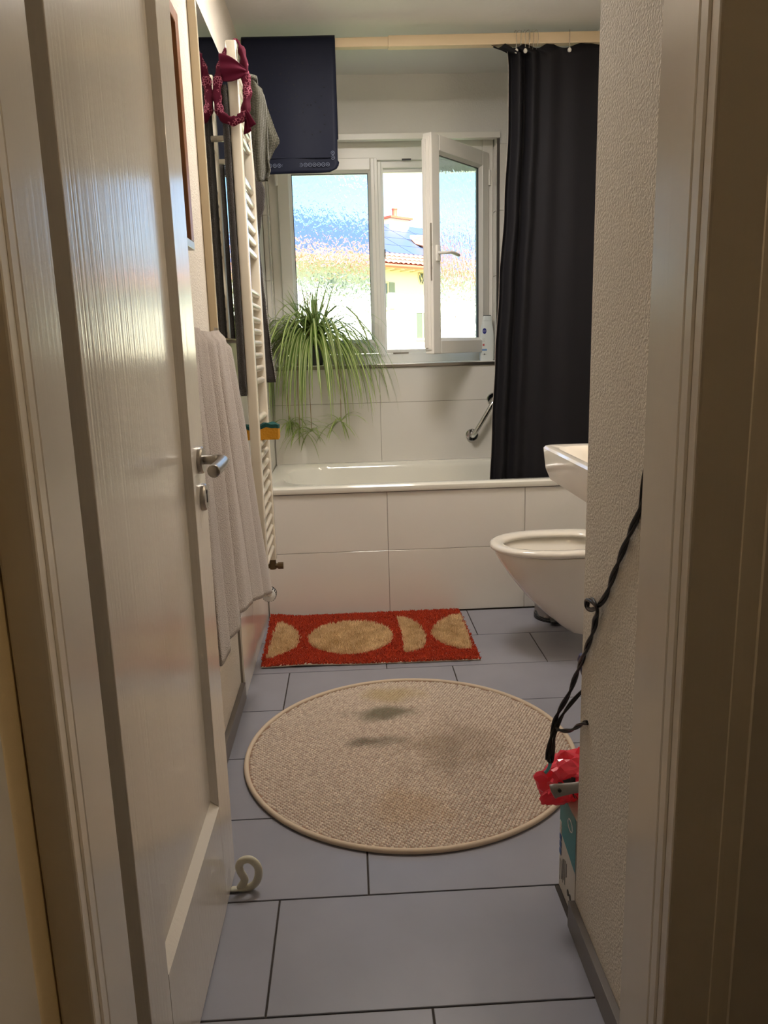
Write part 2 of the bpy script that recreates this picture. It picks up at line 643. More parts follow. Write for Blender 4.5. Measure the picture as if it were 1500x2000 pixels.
def cuts(lo, hi, start, step):
    """breakpoints of a running tile course clipped to lo..hi"""
    k = math.ceil((lo - start) / step - 1e-6)
    pts = [lo]
    while start + k * step < hi - 1e-6:
        x = start + k * step
        if x > lo + 1e-6:
            pts.append(x)
        k += 1
    pts.append(hi)
    return list(zip(pts[:-1], pts[1:]))


# ================================================================== STRUCTURE
XL, XR = -0.402, 1.08          # plaster faces left / right
YB = 3.974                     # tiled face of the window wall
ZC = 2.415
STUBX, STUBY = 0.418, 1.339    # plaster block beside the door

floor = MB().box(-1.4, 1.6, -1.6, 4.4, -0.12, -0.003).build('floor', FGROUT)
tag(floor, kind='structure')
ROWPH = {-2: 0.3, -1: 0.110, 0: -0.188, 1: 0.004, 2: 0.2, 3: 0.15, 4: -0.254, 5: 0.103, 6: -0.110, 7: 0.2}
for k, ph in ROWPH.items():
    y0, y1 = 1.165 + 0.3 * k, 1.165 + 0.3 * (k + 1)
    if y0 > 3.25:
        continue
    y1 = min(y1, 3.30)
    y0 = max(y0, 0.80)
    xr = STUBX - 0.002 if y1 < STUBY + 0.14 else XR
    for a, b in cuts(XL + 0.004, xr, ph, 0.6):
        put_tile(floor, a, b, y0, y1, 0.0, 'Z', FTILE, t=0.01, gap=0.004)

ceiling = MB().box(-1.4, 1.6, -1.6, 4.4, ZC, ZC + 0.15).build('ceiling', PAINT)
tag(ceiling, kind='structure')

# left wall
wall_left = MB().box(XL - 0.2, XL, 0.745, 4.12, -0.1, ZC + 0.02).build('wall_left', PLASTER)
tag(wall_left, kind='structure')
lt_grout = MB().box(XL, -0.391, 2.474, 3.96, 0, 1.188).box(XL, -0.391, 3.21, 3.96, 1.188, 2.103)
lt_grout.build('tile_bed', WGROUT, wall_left)
for i, (z0, z1) in enumerate(((0.0, 0.288), (0.288, 0.583), (0.583, 0.883), (0.883, 1.188), (1.188, 1.493), (1.493, 1.798), (1.798, 2.103))):
    lo = 2.472 if z1 < 1.2 else 3.21
    for a, b in cuts(lo, YB, YB - 0.6, 0.6):
        put_tile(wall_left, a, b, z0, z1, -0.388, 'X', WTILE, t=0.006, gap=0.0018)

# right wall
wall_right = MB().box(XR, XR + 0.2, STUBY, 4.12, -0.1, ZC + 0.02).build('wall_right', BACKPLASTER)
tag(wall_right, kind='structure')
for z0, z1 in ((0.583, 0.883), (0.883, 1.188), (1.188, 1.493), (1.493, 1.798), (1.798, 2.103)):
    for a, b in cuts(3.21, YB, YB - 0.6, 0.6):
        put_tile(wall_right, a, b, z0, z1, XR - 0.007, '-X', WTILE, t=0.0065, gap=0.0018)

# window wall with the opening
WX0, WX1, WZ0, WZ1 = -0.362, 0.757, 1.066, 2.15
wall_back = MB()
yb = YB + 0.006
wall_back.box(XL - 0.1, XR + 0.1, yb, 4.30, -0.1, WZ0).box(XL - 0.1, XR + 0.1, yb, 4.30, WZ1, ZC + 0.02)
wall_back.box(XL - 0.1, WX0, yb, 4.30, WZ0, WZ1).box(WX1, XR + 0.1, yb, 4.30, WZ0, WZ1)
wall_back = wall_back.build('wall_back', BACKPLASTER)
tag(wall_back, kind='structure')
gb = MB().box(-0.39, XR, YB + 0.002, yb, 0.3, WZ0 - 0.006).box(WX1 + 0.008, XR, YB + 0.002, yb, WZ0 - 0.006, 2.103).box(-0.39, WX0 - 0.004, YB + 0.002, yb, WZ0 - 0.006, 2.103)
gb.build('tile_bed', WGROUT, wall_back)
for z0, z1 in ((0.31, 0.578), (0.578, 0.883), (0.883, WZ0 - 0.008)):
    for a, b in cuts(-0.386, XR - 0.008, 0.158, 0.604):
        put_tile(wall_back, a, b, z0, z1, YB, '-Y', WTILE, t=0.005, gap=0.0018)
for z0, z1 in ((WZ0 - 0.008, 1.188), (1.188, 1.4935), (1.4935, 1.799), (1.799, 2.103)):
    put_tile(wall_back, WX1 + 0.01, XR - 0.008, z0, z1, YB, '-Y', WTILE, t=0.005, gap=0.0018)
    put_tile(wall_back, -0.387, WX0 - 0.003, z0, z1, YB, '-Y', WTILE, t=0.005, gap=0.0018)
    # right reveal
    put_tile(wall_back, YB + 0.002, 4.06, z0, z1, WX1 - 0.006, '-X', WTILE, t=0.005, gap=0.0018)
    put_tile(wall_back, YB + 0.002, 4.06, z0, z1, WX0 + 0.004, 'X', WTILE, t=0.003, gap=0.0018)
# metal edge profile, head trim, sill
t1 = MB().box(WX1 - 0.004, WX1 + 0.009, YB - 0.004, YB + 0.004, WZ0 - 0.006, 2.125).build('trim_1', STEEL)
tag(t1, kind='structure')
t2 = MB().box(WX0 + 0.001, WX1 + 0.012, YB - 0.007, YB + 0.03, 2.128, 2.156, c=0.002).box(WX0 + 0.001, WX1 - 0.007, YB + 0.03, 4.05, 2.14, 2.149).build('trim_2', PVC)
tag(t2, kind='structure')
t3 = MB().box(WX0 + 0.002, WX1 - 0.008, YB - 0.010, YB + 0.004, WZ0 - 0.006, WZ0 + 0.008, c=0.001).build('trim_3', STEEL)
tag(t3, kind='structure')
t4 = MB().box(WX0 + 0.002, WX1 - 0.008, YB - 0.006, 4.06, WZ0, WZ0 + 0.012, c=0.002).build('trim_4', PVC)
t4.name = 'trim_4'
tag(t4, kind='structure')
SILL = WZ0 + 0.012

# plaster block beside the door and its skirting
stub = MB().box(STUBX, XR + 0.2, 0.80, STUBY, -0.1, ZC + 0.02).build('wall_right_entry', PLASTER)
tag(stub, kind='structure')
BASET = mat('skirting_tile', (112, 106, 102), 0.4, bump=(60, 0.1, 0.002, 4))
br_ = MB().box(0.404, STUBX, 0.869, STUBY + 0.004, 0, 0.058, c=0.0012).build('baseboard_right', BASET)
tag(br_, kind='structure')
bl_ = MB().box(XL, -0.386, 0.869, 2.468, 0, 0.058, c=0.0012).build('baseboard_left', BASET)
tag(bl_, kind='structure')

# door frame: lining, stop bead and hallway casing on each side, head across
def jamb(side):
    """side=+1 right, -1 left; xin is the lining face"""
    xin, xb, xo = (0.335, 0.328, 0.384) if side > 0 else (-0.306, -0.299, -0.337)
    xback = 0.4175 if side > 0 else XL + 0.004
    m = MB()
    m.box(xin, xback, 0.776, 0.868, 0, 2.06, c=0.003)
    m.box(xin + 0.012 * side, xback, 0.756, 0.778, 0, 2.06)
    m.box(xb, xback, 0.738, 0.762, 0, 2.06, c=0.005)
    m.box(xb + 0.002 * side, xo, 0.722, 0.742, 0, 2.12, c=0.003)
    return m


jr = jamb(1).build('trim_5', JAMBLAC)
tag(jr, kind='structure')
jl = jamb(-1).build('trim_6', JAMBLAC)
tag(jl, kind='structure')
hd = MB().box(-0.39, 0.417, 0.776, 0.868, 2.02, 2.08).box(-0.337, 0.384, 0.722, 0.776, 2.02, 2.12).build('trim_7', JAMBLAC)
tag(hd, kind='structure')
wall_front = MB().box(XL - 0.2, STUBX + 0.02, 0.745, 0.868, 2.075, ZC + 0.02).build('wall_front', PLASTER)
tag(wall_front, kind='structure')
# hallway around the camera
wl2 = MB().box(-0.60, -0.338, -0.2, 0.745, -0.1, ZC + 0.02).build('wall_hall_left', HALLPAPER)
tag(wl2, kind='structure')
tl8 = MB().box(-0.338, -0.328, 0.30, 0.664, 0, 2.1, c=0.003).build('trim_8', HALLGREY)
tag(tl8, kind='structure')
wr2 = MB().box(0.3842, 1.6, 0.744, 0.80, -0.1, ZC + 0.02).build('wall_hall_right', HALLGREY)
tag(wr2, kind='structure')
wb2 = MB().box(-0.7, 1.7, -1.5, -1.4, -0.1, ZC + 0.02).box(1.5, 1.6, -1.4, 0.8, -0.1, ZC + 0.02).box(-0.60, -0.5, -1.4, -0.2, -0.1, ZC + 0.02).build('wall_hall_back', HALLGREY)
tag(wb2, kind='structure')

# ------------------------------------------------------------------ the door (opened into the room)
DROT = -math.atan2(0.008, 0.645)
door = thing('door_1', loc=(-0.3035, 0.912, 0), kind='structure', rotz=DROT)
DX = -0.040
D0 = 0.008
# local frame: +y along the leaf, +x towards the room middle, face at x=0
MB().box(DX, 0, 0, 0.095, D0, 2.0, c=0.002).build('stile', LACQUER, door, local=True)
MB().box(DX, 0, 0.530, 0.645, D0, 2.0, c=0.002).build('stile', LACQUER, door, local=True)
rl = MB()
prof = [(DX, D0), (0, D0), (0, 0.243), (-0.016, 0.260), (DX, 0.262)]
rl.loft([[(x, 0.0955, z) for x, z in prof], [(x, 0.5295, z) for x, z in prof]])
rl.build('rail', LACQUER, door, local=True)
MB().box(DX, 0, 0.0955, 0.5295, 1.88, 2.0, c=0.002).build('rail', LACQUER, door, local=True)
MB().box(-0.030, -0.0155, 0.093, 0.533, 0.255, 1.885).build('panel', LACQUER, door, local=True)
# slanted beads around the panel
bd = MB()
bd.loft([[(-0.016, 0.530, 0.255), (-0.0005, 0.530, 0.245), (-0.016, 0.521, 0.264)], [(-0.016, 0.530, 1.885), (-0.0005, 0.530, 1.885), (-0.016, 0.521, 1.885)]])
bd.build('panel_bead', LACQUER, door, local=True)
# handle: rosette, neck, rounded lever pointing to the hinge
hu, hz = 0.597, 0.953
MB().lathe([(0.0265, 0), (0.0265, 0.006), (0.024, 0.009), (0.0, 0.0092)], (0.0, hu, hz), 'X', 28).build('rosette', STEEL, door, smooth='auto', local=True)
lev = spline([(0.006, hu, hz), (0.024, hu, hz), (0.040, hu - 0.003, hz), (0.049, hu - 0.02, hz - 0.001), (0.050, hu - 0.055, hz - 0.003), (0.049, hu - 0.105, hz - 0.005), (0.048, hu - 0.118, hz - 0.006)], 5)
nl = len(lev)
lr = [0.0085 + 0.0035 * min(1, i / (nl * 0.55)) for i in range(nl)]
lr[-1] = 0.004
lr[-2] = 0.009
MB().tube(lev, lr, 14).build('handle', STEEL, door, smooth=True, local=True)
MB().lathe([(0.0265, 0), (0.0265, 0.006), (0.024, 0.009), (0.0, 0.0092)], (0.0, hu + 0.004, 0.879), 'X', 28).build('keyhole_plate', STEEL, door, smooth='auto', local=True)
MB().box(0.0088, 0.0098, hu + 0.0015, hu + 0.0065, 0.868, 0.887).lathe([(0.0048, 0), (0.0048, 0.001)], (0.0088, hu + 0.004, 0.889), 'X', 12).build('keyhole', DARKHOLE, door, local=True)

# ------------------------------------------------------------------ window_1
win = thing('window_1', loc=(0.2, 4.06, 1.078), kind='structure')
FY0, FY1 = 4.058, 4.128
fb = MB().box(WX0 + 0.004, -0.315, FY0, FY1, SILL, WZ1, c=0.003)
fb.build('frame_member', PVC, win)
MB().box(0.700, WX1 - 0.006, FY0, FY1, SILL, WZ1, c=0.003).build('frame_member', PVC, win)
MB().box(-0.315, 0.700, FY0, FY1, 2.055, WZ1, c=0.003).box(-0.315, 0.700, FY0 + 0.016, FY1, 2.022, 2.056, c=0.003).box(0.200, 0.700, FY0 + 0.032, FY1, 2.004, 2.024, c=0.002).build('frame_member', PVC, win)
MB().box(-0.315, 0.700, FY0, FY1, SILL, 1.128, c=0.003).box(0.19, 0.700, FY0 + 0.014, FY1, 1.128, 1.146, c=0.003).build('frame_member', PVC, win)
MB().box(0.30, 0.345, FY0 - 0.003, FY0 + 0.002, 2.053, 2.061).build('strike_plate', GASKET, win)
MB().box(0.235, 0.315, FY0 - 0.002, FY0 + 0.02, 1.124, 1.131).build('drip_strip', STEEL, win)


def sash_ring(x0, x1, z0, z1, gx0, gx1, gz0, gz1, y0, y1, flip=1):
    """frame with a bevelled glazing bead; y0 is the room side"""
    m = MB()
    b = 0.012
    m.box(x0, gx0 - b, y0, y1, z0, z1, c=0.004)
    m.box(gx1 + b, x1, y0, y1, z0, z1, c=0.004)
    m.box(gx0 - b, gx1 + b, y0, y1, z0, gz0 - b, c=0.003)
    m.box(gx0 - b, gx1 + b, y0, y1, gz1 + b, z1, c=0.003)
    s = 0.008 * flip
    i0 = rect_y(gx0 - b, gx1 + b, gz0 - b, gz1 + b, y0 + s * 0.5)
    i1 = rect_y(gx0, gx1, gz0, gz1, y0 + s * 2.2)
    i2 = rect_y(gx0, gx1, gz0, gz1, y1 - s)
    i3 = rect_y(gx0 - b, gx1 + b, gz0 - b, gz1 + b, y1 - s)
    m.loft([i0, i1, i2, i3, i0], False, False)
    return m


def rect_y(x0, x1, z0, z1, y):
    return [(x0, y, z0), (x1, y, z0), (x1, y, z1), (x0, y, z1)]


ls = sash_ring(-0.315, 0.176, 1.130, 2.064, -0.245, 0.130, 1.197, 1.997, 4.040, 4.105)
lso = ls.build('sash', PVC, win)
def pane(x0, x1, z0, z1, y0, y1, parent, local=False):
    m = MB()
    m.box(x0, x1, y0, y1, z0, z1)
    o = m.build('pane', [GLASSFLAT, GLASSBUMP], parent, local=local)
    for p in o.data.polygons:
        if p.normal.y < -0.9:
            p.material_index = 1
    return o
pane(-0.249, 0.134, 1.193, 2.001, 4.068, 4.074, lso)
gk = MB()
for a in ((-0.2455, -0.242, 1.197, 1.997), (0.127, 0.1305, 1.197, 1.997), (-0.2455, 0.1305, 1.9935, 1.9975), (-0.2455, 0.1305, 1.197, 1.200)):
    gk.box(a[0], a[1], 4.058, 4.067, a[2], a[3])
gk.build('gasket', GASKET, lso)
MB().box(0.176, 0.197, 4.052, 4.12, 1.112, 2.05, c=0.004).box(0.197, 0.206, 4.07, 4.12, 1.13, 2.03, c=0.002).box(0.160, 0.176, 4.034, 4.042, 1.125, 2.062, c=0.002).build('meeting_stile', PVC, win)
MB().box(0.204, 0.209, 4.068, 4.075, 1.60, 1.64).build('lock_plate', GASKET, win)
MB().lathe([(0.0075, 0), (0.0085, 0.004), (0.0085, 0.056), (0.0075, 0.06)], (-0.318, 4.036, 1.943), 'Z', 14).build('hinge', PVC, win, smooth='auto')
MB().lathe([(0.0075, 0), (0.0085, 0.004), (0.0085, 0.056), (0.0075, 0.06)], (-0.318, 4.036, 1.20), 'Z', 14).build('hinge', PVC, win, smooth='auto')

# opened sash: pivot at right, swings towards the room. local: x runs from hinge (0) to free edge (-0.515)
SASHP = Vector((0.728, 4.046, 0))
sash2 = sash_ring(-0.515, 0.0, 1.122, 2.079, -0.438, -0.072, 1.195, 2.000, 0.0, 0.046)
so = sash2.build('sash', PVC, None, local=True)
so.parent = win
so.location = SASHP - wloc(win)
WORLD[so.name] = Vector((0, 0, 0))
so.rotation_euler = (0, 0, math.radians(50.6))
# z is absolute in the mesh, so undo the parent's height
so.location.z = -wloc(win).z
MB().box(-0.520, -0.514, 0.012, 0.045, 1.14, 2.062, c=0.002).box(-0.527, -0.519, 0.026, 0.045, 1.15, 2.052, c=0.002).build('rebate', PVC, so, local=True)
MB().box(-0.5155, -0.5135, 0.004, 0.012, 1.45, 1.70).box(-0.5160, -0.513, 0.003, 0.013, 1.50, 1.512).box(-0.516, -0.513, 0.003, 0.013, 1.60, 1.612).build('espagnolette', STEEL, so, local=True)
pane(-0.442, -0.068, 1.191, 2.004, 0.026, 0.032, so, True)
MB().box(-0.076, -0.0715, 0.018, 0.026, 1.195, 2.0).box(-0.438, -0.072, 0.018, 0.026, 1.9965, 2.0005).build('gasket', GASKET, so, local=True)
hz2 = 1.572
hm = MB().box(-0.491, -0.461, -0.010, 0.001, hz2 - 0.035, hz2 + 0.035, c=0.004)
hp = spline([(-0.476, -0.005, hz2), (-0.476, -0.03, hz2), (-0.466, -0.045, hz2), (-0.42, -0.048, hz2 + 0.002), (-0.365, -0.046, hz2 - 0.006)], 5)
hm.tube(hp, [0.009] * (len(hp) - 1) + [0.007], 12, flat=(1.2, 0.8))
hm.build('handle', PVC, so, smooth='auto', local=True)
MB().lathe([(0.008, 0), (0.009, 0.004), (0.009, 0.066), (0.008, 0.07)], (0.006, 0.002, 1.93), 'Z', 14).lathe([(0.008, 0), (0.009, 0.004), (0.009, 0.066), (0.008, 0.07)], (0.006, 0.002, 1.20), 'Z', 14).build('hinge', PVC, so, smooth='auto', local=True)

# ================================================================== BATH, TOILET, BASIN
bt = thing('bathtub', 'white built-in bathtub with a tiled front under the window', 'bathtub', (0.35, 3.6, 0))
tx0, tx1, ty0, ty1 = -0.386, XR - 0.002, 3.262, YB - 0.001
N8 = 10
rings = [rrect(tx0 + 0.004, tx1, ty0 + 0.003, ty1, 0.012, 0.552, N8), rrect(tx0, tx1, ty0, ty1, 0.012, 0.560, N8), rrect(tx0, tx1, ty0, ty1, 0.012, 0.574, N8),
         rrect(tx0 + 0.004, tx1, ty0 + 0.006, ty1, 0.014, 0.581, N8), rrect(tx0 + 0.012, tx1 - 0.005, ty0 + 0.016, ty1 - 0.005, 0.02, 0.583, N8),
         rrect(tx0 + 0.06, tx1 - 0.06, ty0 + 0.062, ty1 - 0.055, 0.21, 0.580, N8), rrect(tx0 + 0.075, tx1 - 0.072, ty0 + 0.076, ty1 - 0.066, 0.205, 0.572, N8),
         rrect(tx0 + 0.085, tx1 - 0.08, ty0 + 0.084, ty1 - 0.074, 0.20, 0.55, N8), rrect(tx0 + 0.17, tx1 - 0.12, ty0 + 0.12, ty1 - 0.11, 0.17, 0.28, N8),
         rrect(tx0 + 0.24, tx1 - 0.16, ty0 + 0.16, ty1 - 0.15, 0.14, 0.19, N8), rrect(tx0 + 0.32, tx1 - 0.24, ty0 + 0.22, ty1 - 0.21, 0.1, 0.17, N8)]
MB().loft(rings, False, True).build('tub', TUBENAMEL, bt, smooth='auto', fix=False)
ap = MB().box(tx0, tx1, 3.280, 3.31, 0.0, 0.548).build('apron', WGROUT, bt)
for z0, z1 in ((0.002, 0.288), (0.288, 0.549)):
    for a, b in cuts(tx0, tx1, 0.148, 0.602):
        put_tile(ap, a, b, z0, z1, 3.274, '-Y', WTILE, t=0.006, gap=0.002)

def egg(tip, back, hw, z, n=40, sq=2.3):
    """horizontal outline: rounded tip at x=tip, straight back at x=back, around y=2.80"""
    pts = []
    cx = tip + hw * 1.35
    for k in range(n):
        a = 2 * PI * k / n
        c, s = math.cos(a), math.sin(a)
        if c < 0:
            x = cx - (cx - tip) * abs(c) ** 0.95
        else:
            x = cx + (back - cx) * min(1, abs(c) ** 0.45)
        y = 2.80 + hw * math.copysign(abs(s) ** 0.9, s)
        pts.append((x, y, z))
    return pts


wc = thing('toilet', 'white wall-hung toilet with the seat down, in front of the bath', 'toilet', (0.8, 2.80, 0.07))
wb = XR - 0.001
outer = [(0.835, 0.09, 0.072), (0.80, 0.098, 0.078), (0.772, 0.106, 0.103), (0.712, 0.116, 0.155), (0.645, 0.131, 0.222), (0.586, 0.151, 0.298), (0.548, 0.168, 0.355), (0.532, 0.176, 0.385), (0.530, 0.178, 0.402)]
rg = [egg(t, wb, h, z) for t, h, z in outer]
inner = [(0.555, 0.152, 0.404), (0.575, 0.135, 0.39), (0.62, 0.11, 0.32), (0.68, 0.07, 0.25)]
rg += [egg(t, 0.95, h, z) for t, h, z in inner]
MB().loft(rg, True, True).build('bowl', CERAMIC, wc, smooth='auto')
st = [egg(0.522, 0.985, 0.176, 0.404), egg(0.513, 0.99, 0.184, 0.409), egg(0.511, 0.99, 0.186, 0.418), egg(0.516, 0.985, 0.181, 0.427), egg(0.528, 0.98, 0.168, 0.4305),
      egg(0.552, 0.95, 0.142, 0.428), egg(0.564, 0.94, 0.130, 0.420), egg(0.568, 0.935, 0.127, 0.408)]
MB().loft(st + [st[0]], False, False).build('seat', CERAMIC, wc, smooth=True)
for yh in (2.73, 2.87):
    MB().lathe([(0.013, 0), (0.015, 0.01), (0.015, 0.03), (0.012, 0.036)], (0.985, yh, 0.425), 'Z', 14).build('seat_hinge', CERAMIC, wc, smooth='auto')
MB().loft([egg(0.66, 0.93, 0.09, 0.262), egg(0.66, 0.93, 0.09, 0.263)]).build('water', WATERM, wc)

wbn = thing('washbasin', 'white ceramic washbasin on the right wall above the toilet', 'washbasin', (0.85, 2.07, 0.68))
bx0, by0, by1 = 0.585, 1.78, 2.345
def br(ix, iy, z, r):
    return rrect(bx0 + ix, XR - 0.001, by0 + iy, by1 - iy, r, z, 8)
brs = [br(0.30, 0.17, 0.662, 0.05), br(0.22, 0.12, 0.68, 0.05), br(0.12, 0.065, 0.708, 0.05), br(0.045, 0.028, 0.734, 0.045), br(0.018, 0.012, 0.752, 0.04), br(0.006, 0.004, 0.785, 0.034), br(0.001, 0.001, 0.835, 0.032), br(0.0, 0.0, 0.846, 0.032),
       br(0.005, 0.005, 0.852, 0.03), br(0.010, 0.010, 0.853, 0.028)]
brs += [rrect(bx0 + 0.03, XR - 0.14, by0 + 0.04, by1 - 0.04, 0.06, 0.850, 8), rrect(bx0 + 0.045, XR - 0.15, by0 + 0.055, by1 - 0.055, 0.07, 0.83, 8), rrect(bx0 + 0.09, XR - 0.19, by0 + 0.10, by1 - 0.10, 0.09, 0.745, 8), rrect(bx0 + 0.15, XR - 0.24, by0 + 0.17, by1 - 0.17, 0.07, 0.73, 8)]
MB().loft(brs, True, True).build('basin', CERAMIC, wbn, smooth='auto')
tp = MB().lathe([(0.024, 0), (0.024, 0.07), (0.02, 0.085)], (1.0, 2.06, 0.852), 'Z', 18)
tp.tube(spline([(1.0, 2.06, 0.90), (0.95, 2.06, 0.925), (0.90, 2.06, 0.92), (0.885, 2.06, 0.905)], 5), 0.011, 12)
tp.build('tap', CHROME, wbn, smooth='auto')

# ================================================================== LEFT WALL THINGS
# ---- towel radiator
rad = thing('towel_radiator', 'tall white ladder towel radiator on the left wall', 'radiator', (-0.316, 2.75, 0.36))
def post(y0, y1, z0, z1):
    m = MB()
    pts = rrect(-0.3335, -0.300, y0, y1, 0.006, 0, 5)
    m.loft([[(x, y, z0) for x, y, _ in pts], [(x, y, z1 - 0.004) for x, y, _ in pts], [(-0.3165 + (x + 0.3165) * 0.9, (y0 + y1) / 2 + (y - (y0 + y1) / 2) * 0.9, z1) for x, y, _ in pts]])
    return m
post(2.570, 2.603, 0.375, 2.070).build('post', ENAMEL, rad, smooth='auto')
post(2.868, 2.900, 0.375, 2.070).build('post', ENAMEL, rad, smooth='auto')
BARS = [2.03, 1.99, 1.95, 1.868, 1.828, 1.697, 1.652, 1.611, 1.567, 1.526, 1.483, 1.351, 1.307, 1.262, 1.223, 1.183, 1.142, 1.098, 1.056, 0.929, 0.843, 0.801, 0.759, 0.718, 0.676, 0.633, 0.592, 0.548, 0.507, 0.466, 0.424]
bar_me = None
for z in BARS:
    if bar_me is None:
        b0 = MB().tube([(-0.315, 2.600, z), (-0.315, 2.872, z)], 0.0112, 14, cap=False).build('bar', ENAMEL, rad, smooth=True, loc=(-0.315, 2.74, z))
        bar_me = b0.data
    else:
        o = bpy.data.objects.new('bar', bar_me)
        col.objects.link(o)
        o.parent = rad
        o.location = Vector((-0.315, 2.74, z)) - wloc(rad)
for y in (2.588, 2.885):
    for z in (0.70, 1.80):
        MB().tube([(-0.393, y, z), (-0.330, y, z)], 0.009, 10).build('wall_bracket', ENAMEL, rad, smooth='auto')
vb = MB().tube([(-0.316, 2.885, 0.378), (-0.316, 2.885, 0.335)], 0.0125, 12).tube([(-0.360, 2.885, 0.347), (-0.283, 2.885, 0.347)], 0.010, 12).tube([(-0.296, 2.885, 0.347), (-0.276, 2.885, 0.347)], 0.0135, 8)
vb.build('lockshield_valve', BRASSY, rad, smooth='auto')
kn = MB().tube([(-0.316, 2.588, 0.378), (-0.316, 2.588, 0.33)], 0.011, 12).tube([(-0.388, 2.588, 0.330), (-0.316, 2.588, 0.33), (-0.316, 2.66, 0.31), (-0.316, 2.72, 0.285)], 0.010, 12)
kn.build('feed_pipe', ENAMEL, rad, smooth='auto')
kb = MB().lathe([(0.017, 0), (0.024, 0.004), (0.025, 0.012), (0.025, 0.030), (0.021, 0.036), (0.019, 0.046), (0.008, 0.05)], (-0.318, 2.705, 0.285), 'Y', 24)
kb.build('thermostat_knob', PVC, rad, smooth='auto')
kr = MB()
for k in range(20):
    a = 2 * PI * k / 20
    kr.box(-0.318 + 0.0245 * math.cos(a) - 0.0018, -0.318 + 0.0245 * math.cos(a) + 0.0018, 2.712, 2.732, 0.285 + 0.0245 * math.sin(a) - 0.0018, 0.285 + 0.0245 * math.sin(a) + 0.0018)
kr.lathe([(0.0262, 0), (0.0262, 0.003)], (-0.318, 2.738, 0.285), 'Y', 20).lathe([(0.0215, 0), (0.0215, 0.003)], (-0.318, 2.745, 0.285), 'Y', 20)
kro = kr.build('knob_marking', BLACKPLASTIC, rad)
kro['kind'] = 'stuff'

# ---- mirror and framed picture
mir = thing('wall_mirror', 'frameless wall mirror behind the towel radiator', 'mirror', (XL, 2.6, 1.2))
MB().box(XL + 0.0005, -0.378, 2.352, 3.06, 1.195, 2.098, c=0.0025).build('backing_plate', GLASSEDGE, mir)
MB().box(-0.3782, -0.3765, 2.357, 3.055, 1.200, 2.093).build('mirror_face', MIRROR, mir)

pic = thing('picture_frame', 'brown wooden picture frame behind the open door edge', 'picture frame', (XL, 1.7, 1.41))
py0, py1, pz0, pz1 = 1.42, 2.025, 1.405, 1.932
for nm, b, mm in (('frame_bar', (py1 - 0.034, py1, pz0 + 0.02, pz1), WOOD), ('frame_bar', (py0, py0 + 0.022, pz0 + 0.02, pz1), WOOD), ('frame_bar', (py0 + 0.022, py1 - 0.034, pz1 - 0.030, pz1), WOOD), ('frame_bar', (py0, py1, pz0, pz0 + 0.02), PALEMETAL)):
    o = MB().box(XL + 0.0005, -0.368, b[0], b[1], b[2], b[3], c=0.002).build(nm, mm, pic)
    if mm is PALEMETAL:
        o['label'] = 'pale metal bottom bar'
MB().box(XL + 0.001, -0.387, py0 + 0.02, py1 - 0.03, pz0 + 0.018, pz1 - 0.027).build('glazed_print', PRINT, pic)

# ---- hooks with the taupe hand towel
hk = MB().lathe([(0.012, 0), (0.012, 0.004), (0.006, 0.006)], (XL, 2.165, 1.205), 'X', 14)
hk.tube(spline([(XL + 0.004, 2.165, 1.205), (-0.372, 2.165, 1.202), (-0.357, 2.165, 1.208), (-0.352, 2.165, 1.222)], 4), 0.0055, 8)
hk = hk.build('wall_hook', STEEL, None, smooth='auto', loc=(XL, 2.165, 1.205))
tag(hk, 'small metal wall hook carrying the hanging taupe towel', 'hook')


def clothsheet(fn, nu, nv):
    return [[fn(u / (nu - 1), v / (nv - 1)) for u in range(nu)] for v in range(nv)]


def lerp(a, b, t):
    return a + (b - a) * t


def taupe(u, v):
    # u across (0 near the door .. 1 far), v down
    yt = lerp(1.66, 2.275, u)
    zt = 1.212 + 0.004 * math.sin(u * 9) - 0.028 * max(0, u - 0.86) / 0.14
    ybm = lerp(1.60, 2.535, u ** 1.15)
    zb = 0.485 - (0.135 * max(0, (u - 0.42) / 0.58) ** 1.3)
    e = v ** 1.15
    y = lerp(yt, ybm, e)
    z = lerp(zt, zb, v)
    ph = u * PI * 4.6 + 0.35
    pl = (0.005 + 0.026 * min(1, v * 3)) * (abs(math.sin(ph)) ** 0.6 - 0.6) * (1 - 0.4 * v) * (1 - 0.85 * max(0, (u - 0.72) / 0.28) * v)
    pl += 0.0025 * math.sin(u * 41 + 2 * v)
    x = lerp(-0.338, -0.304, v) + 0.018 * v * max(0, u - 0.5) * 2 + pl
    if v < 0.03:
        x -= 0.012
    return (x, y, z)


tw = thing('hand_towel', 'taupe terry hand towel hanging in long folds beside the door handle', 'towel', (-0.33, 2.0, 0.4))
MB().grid(clothsheet(taupe, 90, 60)).build('cloth', TAUPE, tw, smooth=True, thick=0.007)
def taupe_back(u, v):
    x, y, z = taupe(u * 0.36, min(1, v))
    return (-0.345 - 0.008 * math.sin(u * 7) + 0.008 * v, lerp(1.64, 1.86, u) + 0.02 * v, lerp(1.20, 0.452 + 0.012 * math.sin(u * 9), v))
MB().grid(clothsheet(taupe_back, 20, 30)).build('rear_layer', TAUPE, tw, smooth=True, thick=0.006)

# ---- charcoal towel behind the bars + second one at the far post
dt = MB()
def dark1(u, v):
    y = lerp(2.562, 2.640, u)
    return (-0.3465 + 0.003 * math.sin(u * 11 + 1) * (0.4 + v), y, lerp(1.945, 1.015 + 0.012 * u, v))
dt.grid(clothsheet(dark1, 26, 30))
dto = dt.build('charcoal_towel', DARKTERRY, None, smooth=True, thick=0.019, loc=(-0.3465, 2.60, 1.0))
tag(dto, 'charcoal towel folded narrow between the mirror and the front radiator post', 'towel')

